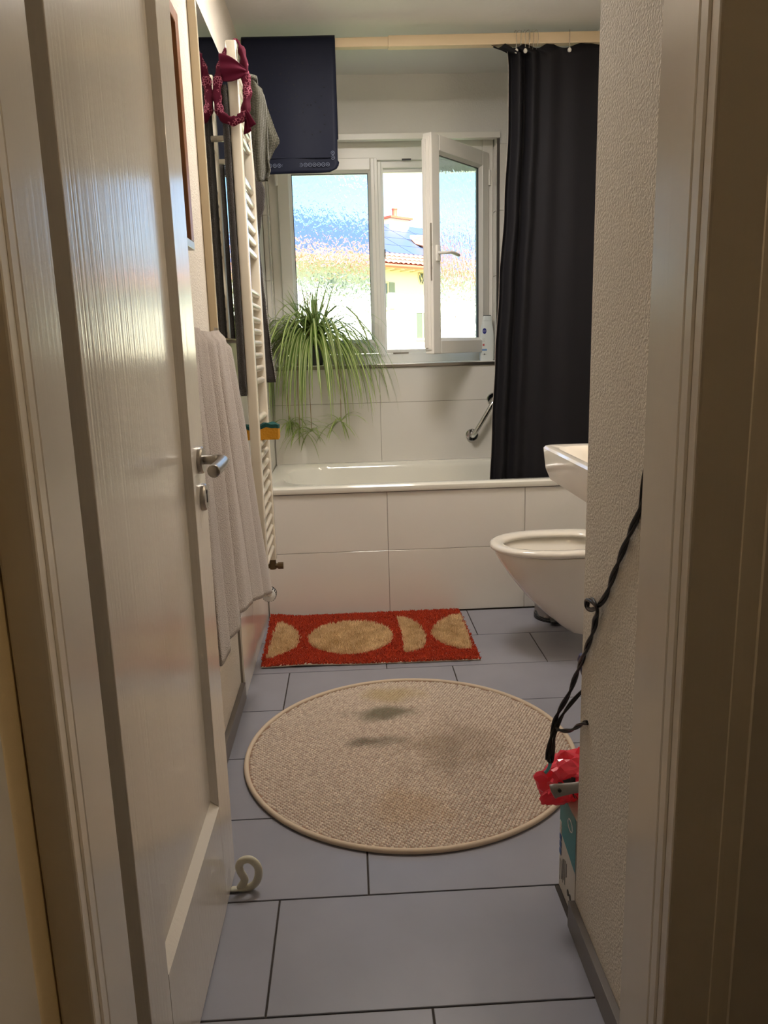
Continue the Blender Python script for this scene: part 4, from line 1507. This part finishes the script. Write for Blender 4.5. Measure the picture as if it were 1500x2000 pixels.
for i, k in enumerate('abcd'):
    lab[inside(shapes[k], jit[:, 0], jit[:, 1])] = i + 1
for L_ in range(5):
    S = Q[lab == L_]
    n = len(S)
    h = rng.uniform(0.008, 0.011, n) if L_ == 0 else rng.uniform(0.014, 0.020, n)
    rad_ = rng.uniform(0.0035, 0.005, n) if L_ == 0 else rng.uniform(0.0025, 0.004, n)
    a0 = rng.uniform(0, 2 * PI, n)
    lean = rng.normal(0, 0.005, (n, 2)) + (np.array([0.001, -0.003]))
    zb = np.array([mat_z(x, y) for x, y in S]) + 0.007
    V = np.zeros((n, 5, 3))
    for k in range(4):
        V[:, k, 0] = S[:, 0] + rad_ * np.cos(a0 + k * PI / 2)
        V[:, k, 1] = S[:, 1] + rad_ * np.sin(a0 + k * PI / 2)
        V[:, k, 2] = zb
    V[:, 4, :2] = S + lean
    V[:, 4, 2] = zb + h
    V[:, :, 2] = np.maximum(V[:, :, 2], 0.002)
    V[:, :, 0] = np.clip(V[:, :, 0], -0.385, 9)
    V[:, :, 1] = np.clip(V[:, :, 1], 0, 3.271)
    V -= np.array(wloc(bm_))
    T = np.array([(k, (k + 1) % 4, 4) for k in range(4)])
    T = (T[None] + (np.arange(n) * 5)[:, None, None]).reshape(-1, 3)
    o = fast_mesh('red_pile' if L_ == 0 else 'cream_patch', V.reshape(-1, 3), T, ORANGE if L_ == 0 else CREAMPILE, bm_, False)
    o['kind'] = 'stuff'

# ---- door stop: upright teardrop loop wedged under the door
ds = MB()
dp = [(-0.268, 1.50, 0.0745), (-0.252, 1.50, 0.0765), (-0.238, 1.50, 0.063), (-0.2345, 1.50, 0.043), (-0.241, 1.50, 0.021), (-0.256, 1.50, 0.0085), (-0.275, 1.50, 0.0065), (-0.2745, 1.50, 0.012), (-0.267, 1.50, 0.024), (-0.2675, 1.50, 0.034), (-0.2745, 1.50, 0.050), (-0.2755, 1.50, 0.063)]
ds.tube(spline(dp, 6, closed=True), 0.0065, 12, closed=True, flat=(1.0, 1.35))
ds.tube(spline([(-0.262, 1.50, 0.0075), (-0.280, 1.50, 0.0062), (-0.300, 1.50, 0.0048), (-0.33, 1.50, 0.004)], 4), [0.0064] * 8 + [0.004] * 5, 10, flat=(1.35, 0.6))
dso = ds.build('door_stop', STOPPER, None, smooth=True, loc=(-0.262, 1.50, 0))
tag(dso, 'pale grey loop-shaped door stop wedged under the open door', 'door stop')

# ---- pedal bin behind the toilet
pb_ = thing('pedal_bin', 'small steel pedal bin standing between toilet and bath', 'bin', (0.87, 3.13, 0))
MB().lathe([(0.082, 0.018), (0.085, 0.020), (0.085, 0.21), (0.082, 0.222)], (0.853, 3.14, 0), 'Z', 32).build('body', STEEL, pb_, smooth='auto')
MB().lathe([(0.088, 0.0005), (0.088, 0.018), (0.084, 0.02)], (0.853, 3.14, 0), 'Z', 32).build('base_ring', BLACKPLASTIC, pb_, smooth='auto')
MB().lathe([(0.086, 0.222), (0.086, 0.235), (0.06, 0.255), (0.002, 0.262)], (0.853, 3.14, 0), 'Z', 32).build('lid', STEEL, pb_, smooth='auto')
MB().box(0.805, 0.855, 3.012, 3.062, 0.012, 0.026, c=0.006).build('pedal', BLACKPLASTIC, pb_, smooth='auto')
cbl = MB().tube(spline([(0.757, 3.085, 0.05), (0.765, 3.055, 0.030), (0.79, 3.038, 0.020), (0.81, 3.033, 0.018)], 5), 0.0035, 8)
cbl.build('pedal_arm', BLACKPLASTIC, pb_, smooth=True)

# ---- teal carton with the red bag and grey brush
bx = thing('carton', 'teal and white printed carton standing behind the plaster corner', 'box', (0.50, 1.41, 0))
cx0, cx1, cy0, cy1, cz = 0.4195, 0.60, 1.349, 1.466, 0.232
MB().box(cx0, cx1, cy0, cy1, 0.0005, cz, c=0.0012).build('card_body', CARD, bx)
tl = MB()
# teal upper part with a slanted lower edge, on the side and round to the front and back
e = 0.0006
tl.add([(cx0 - e, cy1 - 0.018, cz - 0.002), (cx0 - e, cy0 + 0.001, cz - 0.002), (cx0 - e, cy0 + 0.001, 0.112), (cx0 - e, cy1 - 0.018, 0.134)], [(0, 1, 2, 3)])
tl.add([(cx0 - e, cy1 - 0.018, cz - 0.002), (cx0 - e, cy1 - 0.018, 0.152), (cx0 - e, cy1 - 0.001, 0.160), (cx0 - e, cy1 - 0.001, cz - 0.002)], [(0, 1, 2, 3)])
tl.add([(cx0 + 0.001, cy0 - e, cz - 0.002), (cx1 - 0.001, cy0 - e, cz - 0.002), (cx1 - 0.001, cy0 - e, 0.09), (cx0 + 0.001, cy0 - e, 0.098)], [(0, 1, 2, 3)])
tl.build('teal_print', TEAL, bx, fix=False)
ic = MB()
for z in (0.150, 0.135):
    ic.box(cx0 - 0.0012, cx0 - 0.0005, cy1 - 0.015, cy1 - 0.004, z, z + 0.011)
ic.build('pictogram', CARD, bx)
ib = MB()
for z in (0.116, 0.099, 0.082):
    ib.box(cx0 - 0.0012, cx0 - 0.0004, cy1 - 0.016, cy1 - 0.003, z, z + 0.013)
ib.build('pictogram', INKBLUE, bx)
ln_ = MB()
for i, (y, z0, z1) in enumerate([(cy1 - 0.024, 0.03, 0.075), (cy1 - 0.032, 0.028, 0.085), (cy1 - 0.040, 0.040, 0.09), (cy1 - 0.048, 0.035, 0.092), (cy1 - 0.058, 0.06, 0.092), (cy1 - 0.010, 0.02, 0.07)]):
    ln_.box(cx0 - 0.0010, cx0 - 0.0004, y, y + 0.0018, z0, z1)
ln_.build('small_print', INK, bx)
rc = MB()
for y, z in ((cy0 + 0.045, 0.035), (cy0 + 0.030, 0.035)):
    rc.tube([(cx0 - 0.0008, y + 0.005 * math.cos(2 * PI * k / 12), z + 0.007 * math.sin(2 * PI * k / 12)) for k in range(12)], 0.0009, 4, closed=True)
rc.build('recycling_mark', INK, bx)
rd = MB()
rd.tube([(cx0 - 0.0008, cy0 + 0.04 + 0.016 * math.cos(2 * PI * k / 16), 0.195 + 0.012 * math.sin(2 * PI * k / 16)) for k in range(16)], 0.0012, 4, closed=True)
rd.build('printed_seal', WHITEINK, bx)

bg_ = thing('plastic_bag', 'crumpled red plastic bag lying on the teal carton', 'bag', (0.45, 1.42, 0.233))
def bagpt(a, b):
    # a azimuth 0..2pi, b -1..1
    th = b * PI / 2
    x = math.cos(th) * math.cos(a)
    y = math.cos(th) * math.sin(a)
    z = math.sin(th)
    r = 1 + 0.14 * math.sin(3 * a + 5 * b) + 0.09 * math.sin(7 * a - 4 * b + 1)
    cr_ = abs(math.sin(9 * a + 7 * b)) + abs(math.sin(14 * a - 10 * b + 2)) + 0.6 * abs(math.sin(23 * a + 15 * b))
    r += 0.10 * (cr_ - 1.5)
    return (0.455 + 0.086 * x * r - 0.004 * z, 1.428 + 0.042 * y * r, 0.283 + 0.046 * z * r * (1.05 if z > 0 else 1.0) - 0.018 * (x < -0.4) * abs(x) * (1 - z))
bmb = bmesh.new()
bmesh.ops.create_icosphere(bmb, subdivisions=4, radius=1)
rb = random.Random(5)
for v in bmb.verts:
    d = v.co.normalized()
    a, b = math.atan2(d.y, d.x) % (2 * PI), 2 * math.asin(max(-1, min(1, d.z))) / PI
    p = Vector(bagpt(a, b))
    c = Vector((0.455, 1.428, 0.283))
    p = c + (p - c) * (1 + rb.uniform(-0.055, 0.055))
    if p.x > cx0 - 0.004:
        p.z = max(p.z, cz + 0.002)
    p.y = max(p.y, 1.357)
    v.co = p
bmesh.ops.unsubdivide(bmb, verts=bmb.verts, iterations=2)
bmesh.ops.triangulate(bmb, faces=bmb.faces)
MB().bm(bmb).build('film', BAGRED, bg_)
pr = MB()
# dark block and scribbled lettering printed on the near side
def on_bag(a, b, lift=0.006):
    p = Vector(bagpt(a, b))
    c = Vector((0.455, 1.428, 0.283))
    q = p + (p - c).normalized() * lift
    q.y = max(q.y, 1.3555)
    return q
for (a0, a1, b0, b1) in ((3.85, 4.0, 0.02, 0.16), (4.0, 4.15, -0.02, 0.20), (4.15, 4.3, 0.06, 0.24), (4.3, 4.42, 0.10, 0.26), (4.2, 4.24, -0.42, -0.22), (4.3, 4.34, -0.40, -0.18), (4.38, 4.41, -0.42, -0.16), (4.46, 4.5, -0.40, -0.16), (4.56, 4.6, -0.38, -0.18)):
    pr.add([on_bag(a0, b0), on_bag(a1, b0), on_bag(a1, b1), on_bag(a0, b1)], [(0, 1, 2, 3)])
pr.build('black_print', BLACKPLASTIC, bg_, fix=False)

hb = thing('brush', 'grey plastic brush handle sticking out over the red bag', 'brush', (0.45, 1.35, 0.29))
hp2 = spline([(0.374, 1.372, 0.284), (0.382, 1.371, 0.287), (0.40, 1.369, 0.2905), (0.43, 1.366, 0.296), (0.47, 1.364, 0.304), (0.53, 1.364, 0.31)], 6)
nh = len(hp2)
hr = [0.006 if i == 0 else (0.0115 if i == 1 else (0.0155 if i == 2 else 0.0168 - 0.0050 * min(1, i / (nh * 0.5)))) for i in range(nh)]
MB().tube(hp2, hr, 14, flat=(0.55, 1.0)).build('handle', GREYHANDLE, hb, smooth=True)
MB().lathe([(0.0036, 0), (0.0036, 0.0165)], (0.3875, 1.3605, 0.2925), 'Y', 12).build('hanging_hole', BLACKPLASTIC, hb)
MB().box(0.53, 0.62, 1.352, 1.40, 0.30, 0.325, c=0.006).build('head', GREYHANDLE, hb)

# ---- dark blue pouch on a hook behind the corner
hk2 = MB().lathe([(0.010, 0), (0.010, 0.004), (0.005, 0.006)], (0.47, STUBY, 0.585), 'Y', 12).tube(spline([(0.47, STUBY + 0.004, 0.585), (0.47, 1.375, 0.583), (0.47, 1.40, 0.588), (0.47, 1.408, 0.600)], 4), 0.004, 8)
hk2 = hk2.build('wall_hook', STEEL, None, smooth='auto', loc=(0.47, STUBY, 0.585))
tag(hk2, 'wall hook holding the dark blue pouch behind the plaster corner', 'hook')
pc = thing('pouch', 'dark blue pouch peeking out behind the plaster corner', 'pouch', (0.475, 1.395, 0.48))
pr_ = [rrect(0.440 + a, 0.52 - a, 1.378 + b, 1.412 - b, 0.010, z, 5) for a, b, z in ((0.01, 0.008, 0.478), (0.002, 0.0, 0.488), (0.0, 0.0, 0.51), (-0.010, 0.002, 0.535), (-0.013, 0.004, 0.552), (-0.010, 0.006, 0.562))]
MB().loft(pr_).build('fabric', BLUEPLASTIC, pc, smooth='auto')
MB().tube(spline([(0.445, 1.395, 0.558), (0.452, 1.397, 0.578), (0.47, 1.3975, 0.5925), (0.488, 1.397, 0.578), (0.50, 1.395, 0.558)], 5), 0.0025, 6).build('strap', BLUEPLASTIC, pc, smooth=True)

# ---- twisted black cable running down the plaster
cb = thing('cable', 'black twisted cable dangling down the plaster beside the door', 'cable', (0.41, 1.2, 0.7))
main = [(0.413, 1.035, 1.060), (0.413, 1.055, 0.998), (0.413, 1.068, 0.930), (0.4125, 1.118, 0.863), (0.4125, 1.162, 0.805), (0.4125, 1.206, 0.745), (0.411, 1.240, 0.716), (0.409, 1.268, 0.700), (0.407, 1.285, 0.700), (0.406, 1.276, 0.716), (0.4055, 1.245, 0.722), (0.4075, 1.230, 0.712), (0.410, 1.245, 0.692),
        (0.4115, 1.258, 0.668), (0.412, 1.300, 0.612), (0.4135, 1.352, 0.548), (0.406, 1.38, 0.488), (0.392, 1.405, 0.435), (0.386, 1.41, 0.405), (0.376, 1.405, 0.362), (0.372, 1.40, 0.338)]
back_ = [(0.372, 1.40, 0.338), (0.380, 1.40, 0.335), (0.384, 1.402, 0.365), (0.388, 1.405, 0.395), (0.400, 1.405, 0.428), (0.418, 1.402, 0.458), (0.445, 1.40, 0.492), (0.475, 1.40, 0.53)]
branch = [(0.390, 1.402, 0.404), (0.397, 1.375, 0.414), (0.403, 1.350, 0.428), (0.409, 1.325, 0.449), (0.4125, 1.305, 0.466), (0.4155, 1.290, 0.474)]
def twist(pts, r, off, pitch, k=7):
    S = spline(pts, k)
    outs = ([], [])
    s = 0
    for i, p in enumerate(S):
        if i:
            s += (S[i] - S[i - 1]).length
        T = (S[min(len(S) - 1, i + 1)] - S[max(0, i - 1)]).normalized()
        u = T.cross(Vector((0.9, 0.1, 0.3))).normalized()
        w = T.cross(u)
        a = 2 * PI * s / pitch
        d = u * math.cos(a) * off + w * math.sin(a) * off
        outs[0].append(p + d)
        outs[1].append(p - d)
    m = MB()
    m.tube(outs[0], r, 6)
    m.tube(outs[1], r, 6)
    return m
twist(main, 0.0029, 0.0026, 0.13).build('twisted_pair', BLACKCABLE, cb, smooth=True)
twist(back_, 0.0025, 0.002, 0.13).build('returning_pair', BLACKCABLE, cb, smooth=True)
twist(branch, 0.0025, 0.0022, 0.09).build('side_branch', BLACKCABLE, cb, smooth=True)
MB().tube(spline([(0.374, 1.402, 0.345), (0.377, 1.398, 0.330), (0.372, 1.397, 0.318), (0.366, 1.396, 0.312)], 4), 0.0022, 6, flat=(1.6, 0.5)).build('wire_tie', TEALTIE, cb, smooth=True)

# ================================================================== ADDED FILL LAMPS (unseen, put in to brighten the rooms)
CEILFILLM = mat('ceiling_fill_panel', (255, 240, 220), 0.4, emit=((1.0, 0.93, 0.86), CEIL_FILL_W * 0.55))
LX, LY = 0.16, 2.58
cl = thing('ceiling_fill_lamp', 'flat round fill lamp added on the ceiling, out of view', 'lamp', (LX, LY, ZC))  # unseen fixture, added to raise the room's brightness
MB().lathe([(0.255, -0.046), (0.26, -0.042), (0.26, -0.0005)], (LX, LY, ZC), 'Z', 40).build('housing', PVC, cl, smooth='auto')
MB().lathe([(0.24, -0.049), (0.24, -0.0465)], (LX, LY, ZC), 'Z', 40).build('light_panel', CEILFILLM, cl)
BASINFILLM = mat('basin_fill_diffuser', (255, 236, 210), 0.4, emit=((1.0, 0.80, 0.56), BASIN_FILL_W))
ml = thing('basin_fill_lamp', 'slim warm fill lamp added above the washbasin, out of view', 'lamp', (XR, 2.05, 1.90))  # added out of view to lift the door side and warm the basin top
MB().box(1.045, XR - 0.0005, 1.80, 2.30, 1.88, 1.93, c=0.004).build('back_plate', CHROME, ml)
MB().tube([(1.020, 1.82, 1.905), (1.020, 2.28, 1.905)], 0.022, 16).build('diffuser', BASINFILLM, ml, smooth='auto')
HALLFILLM = mat('hall_fill_globe', (255, 240, 220), 0.4, emit=((1.0, 0.74, 0.42), HALL_FILL_W))
hl = thing('hall_fill_lamp', 'small warm fill lamp added in the hallway, out of view', 'lamp', (1.499, 0.665, 1.6))  # added out of view to light the left hallway wall
MB().box(1.48, 1.4995, 0.615, 0.715, 1.55, 1.70, c=0.004).build('back_plate', PVC, hl)
MB().lathe([(0.02, -0.07), (0.045, -0.05), (0.05, 0.03), (0.04, 0.07), (0.005, 0.075)], (1.429, 0.665, 1.62), 'Z', 20).build('globe', HALLFILLM, hl, smooth=True)

# ================================================================== OUTSIDE: the house across the garden
HS = Vector((2.732, 36.0, 0))
hd_ = Vector((0.752415, 0.658689, 0))     # along the facade (to the right)
hn = Vector((0.658689, -0.752415, 0))     # out of the facade, towards us
up_ = Vector((-hn.x * math.cos(math.radians(27)), -hn.y * math.cos(math.radians(27)), math.sin(math.radians(27))))
house = thing('house', 'cream house with solar panels on its clay tile roof, seen through the open window', 'house', (HS.x, HS.y, -5))
def H(u, o, z):
    p = HS + hd_ * u + hn * o
    return (p.x, p.y, z)
def hbox(m, u0, u1, o0, o1, z0, z1):
    V = [H(u, o, z) for z in (z0, z1) for o in (o0, o1) for u in (u0, u1)]
    F = [(0, 2, 3, 1), (4, 5, 7, 6), (0, 1, 5, 4), (2, 6, 7, 3), (0, 4, 6, 2), (1, 3, 7, 5)]
    return m.add(V, F)
hw = hbox(MB(), -9.0, 10.0, -9.5, 0, -5, 4.62).build('wall', FACADE, house)
RE = Vector(H(-0.82, 0.86, 4.60))
RNV = hd_.cross(up_).normalized()
if RNV.z < 0:
    RNV = -RNV
def Rf(a, b, h=0.0):
    p = RE + hd_ * a + up_ * b + RNV * h
    return (p.x, p.y, p.z)
def rbox(m, a0, a1, b0, b1, h0, h1):
    V = [Rf(a, b, h) for h in (h0, h1) for b in (b0, b1) for a in (a0, a1)]
    F = [(0, 2, 3, 1), (4, 5, 7, 6), (0, 1, 5, 4), (2, 6, 7, 3), (0, 4, 6, 2), (1, 3, 7, 5)]
    return m.add(V, F)
rbox(MB(), -8.2, 11.2, 0.0, 5.72, -0.10, 0.0).build('roof', ROOFT, house)
bk = MB()
bk.add([Rf(-8.2, 5.72, 0), Rf(11.2, 5.72, 0), H(10.4, -9.8, 4.6), H(-9.0, -9.8, 4.6)], [(0, 1, 2, 3)])
bk.build('rear_roof', ROOFT, house)
# two courses of clay tiles along the eaves: one mesh per tile where they can be told apart
tm = None
for r_ in range(3):
    for i in range(34):
        a = -3.2 + i * 0.30
        if tm is None:
            m = MB()
            V, F = [], []
            K = 6
            for bb, hh in ((0.0, 0.06), (0.46, 0.03)):
                for k in range(K + 1):
                    t = k / K
                    V.append(Vector((0, 0, 0)) + hd_ * (t * 0.29) + up_ * bb + RNV * (hh + 0.05 * math.sin(t * PI)))
            for k in range(K):
                F.append((k, k + 1, K + 2 + k, K + 1 + k))
            m.add(V, F)
            t0 = m.build('roof_tile', ROOFT, house, local=True, smooth=False)
            tm = t0.data
            o = t0
        else:
            o = bpy.data.objects.new('roof_tile', tm)
            col.objects.link(o)
            o.parent = house
        o.location = Vector(Rf(a, 0.02 + 0.40 * r_, 0.0)) - wloc(house)
# solar panels: four rows
pm = None
gap0 = rbox(MB(), -7.9, 10.9, 1.24, 5.64, 0.0, 0.05).build('panel_rack', SOLARGAP, house)
for row in range(4):
    for c in range(12):
        a = -7.6 + c * 1.52 + 0.1
        b = 1.28 + row * 1.09
        if row == 1 and 3.1 < a + 0.75 < 5.2:
            continue
        if pm is None:
            m = MB()
            V = [Vector((0, 0, 0)) + hd_ * x + up_ * y + RNV * h for h in (0, 0.04) for y in (0, 1.05) for x in (0, 1.48)]
            m.add(V, [(0, 2, 3, 1), (4, 5, 7, 6), (0, 1, 5, 4), (2, 6, 7, 3), (0, 4, 6, 2), (1, 3, 7, 5)])
            p0 = m.build('solar_panel', SOLAR, house, local=True)
            pm = p0.data
            o = p0
        else:
            o = bpy.data.objects.new('solar_panel', pm)
            col.objects.link(o)
            o.parent = house
        o.location = Vector(Rf(a, b, 0.05)) - wloc(house)
# eyebrow dormer
dm = MB()
Wd = 0.95
cd = 4.15
rows = []
for k in range(11):
    t = k / 10
    a = cd - Wd + 2 * Wd * t
    h = 0.55 * math.sin(PI * t) ** 1.6
    base = RE + hd_ * a + up_ * 2.55
    rows.append([tuple(base + Vector((0, 0, h))), tuple(base + hn * 0.0), ])
front = [r[0] for r in rows] + [rows[-1][1], rows[0][1]]
dm.add(front, [tuple(range(len(front)))])
dm.build('dormer_face', ROOFT, house, fix=False)
dr = MB()
grid = []
for k in range(11):
    t = k / 10
    a = cd - Wd + 2 * Wd * t
    h = 0.55 * math.sin(PI * t) ** 1.6
    base = RE + hd_ * a + up_ * 2.55
    far = RE + hd_ * a + up_ * (2.55 + 0.25 + 1.3 * math.sin(PI * t))
    grid.append([tuple(base + Vector((0, 0, h + 0.07)) + hn * 0.25), tuple(far + Vector((0, 0, 0.08)))])
dr.grid(grid)
dr.build('dormer_roof', ROOFT, house, thick=0.05)
lou = MB()
for k in range(5):
    z = 0.05 + 0.075 * k
    b0 = RE + hd_ * (cd - 0.38) + up_ * 2.55 + hn * 0.03 + Vector((0, 0, z))
    b1 = RE + hd_ * (cd + 0.45) + up_ * 2.55 + hn * 0.03 + Vector((0, 0, z))
    lou.tube([b0, b1], 0.028, 4)
lou.build('dormer_louvre', RAFTER, house)
# gutter, rafters
MB().tube([Rf(-8.2, -0.05, -0.03), Rf(11.2, -0.05, -0.03)], 0.075, 8).build('gutter', GUTTER, house, smooth=True)
for i in range(16):
    u = -4.7 + i * 0.62
    m = MB()
    hbox(m, u, u + 0.13, 0.0, 0.80, 4.42, 4.53)
    m.build('rafter', RAFTER, house)
# chimney
hbox(MB(), 2.98, 4.28, -4.75, -3.9, 6.7, 7.50).build('chimney', FACADE, house)
hbox(MB(), 2.86, 4.44, -4.9, -3.75, 7.50, 7.60).build('chimney_cap', GUTTER, house)
MB().lathe([(0.16, 0), (0.13, 0.08), (0.13, 0.38), (0.15, 0.40), (0.15, 0.46)], H(3.66, -4.3, 7.60), 'Z', 14).build('chimney_pipe', GUTTER, house, smooth='auto')
# oval window
ov = MB()
V = [H(1.01 + 0.20 * math.cos(2 * PI * k / 24), 0.02, 4.235 + 0.29 * math.sin(2 * PI * k / 24)) for k in range(24)]
ov.add(V, [tuple(range(24))])
ovo = ov.build('oval_window', WINDARK, house, fix=False)
mu = MB()
mu.tube([H(1.01 + 0.20 * math.cos(2 * PI * k / 24), 0.03, 4.235 + 0.29 * math.sin(2 * PI * k / 24)) for k in range(24)], 0.03, 5, closed=True)
mu.tube([H(0.86, 0.04, 4.40), H(1.10, 0.04, 4.00)], 0.02, 5).tube([H(0.92, 0.04, 4.30), H(0.98, 0.04, 3.97)], 0.02, 5).tube([H(1.05, 0.04, 4.12), H(1.12, 0.04, 4.42)], 0.02, 5)
mu.build('muntin', RAFTER, ovo)
# facade windows with frame, panes and open shutters
def far_window(u, z0, w, h, shutters=True):
    fr = MB()
    hbox(fr, u - 0.07, u, 0.0, 0.05, z0 - 0.07, z0 + h + 0.07)
    hbox(fr, u + w, u + w + 0.07, 0.0, 0.05, z0 - 0.07, z0 + h + 0.07)
    hbox(fr, u, u + w, 0.0, 0.05, z0 + h, z0 + h + 0.07)
    hbox(fr, u, u + w, 0.0, 0.09, z0 - 0.09, z0)
    hbox(fr, u + w / 2 - 0.025, u + w / 2 + 0.025, 0.0, 0.05, z0, z0 + h)
    f = fr.build('window', RAFTER, house)
    for a in (u, u + w / 2):
        hbox(MB(), a + 0.03, a + w / 2 - 0.03, 0.005, 0.02, z0 + 0.02, z0 + h - 0.02).build('pane', WINDARK, f)
    for a in ((u - 0.42, u + w + 0.08) if shutters else ()):
        hbox(MB(), a, a + 0.34, 0.02, 0.06, z0 - 0.03, z0 + h + 0.03).build('shutter', SHUTTER, f)
for spec_ in ((0.60, 1.52, 0.85, 1.16, False), (-1.80, 2.86, 0.62, 1.06), (-4.6, 2.86, 0.7, 1.06), (-4.4, 0.2, 0.8, 1.2), (-1.7, -0.9, 0.8, 1.2), (3.6, 1.52, 0.85, 1.16), (0.8, -1.4, 0.85, 1.2), (5.9, 2.6, 0.7, 1.0), (3.6, -1.4, 0.85, 1.2)):
    far_window(*spec_)
lawn = MB().box(-60, 60, 4.4, 110, -5.2, -5.0).build('ground', GRASS)
tag(lawn, kind='structure')
# outer skin so the facade side of our own building is closed
ow = MB().box(-3.0, XL - 0.2, 4.12, 4.30, -5, 6).box(XR + 0.2, 4.0, 4.12, 4.30, -5, 6).box(-3.0, 4.0, 4.12, 4.30, ZC + 0.15, 6).box(-3.0, 4.0, 4.12, 4.30, -5, -0.12).build('wall_outside', OUTRENDER)
tag(ow, kind='structure')
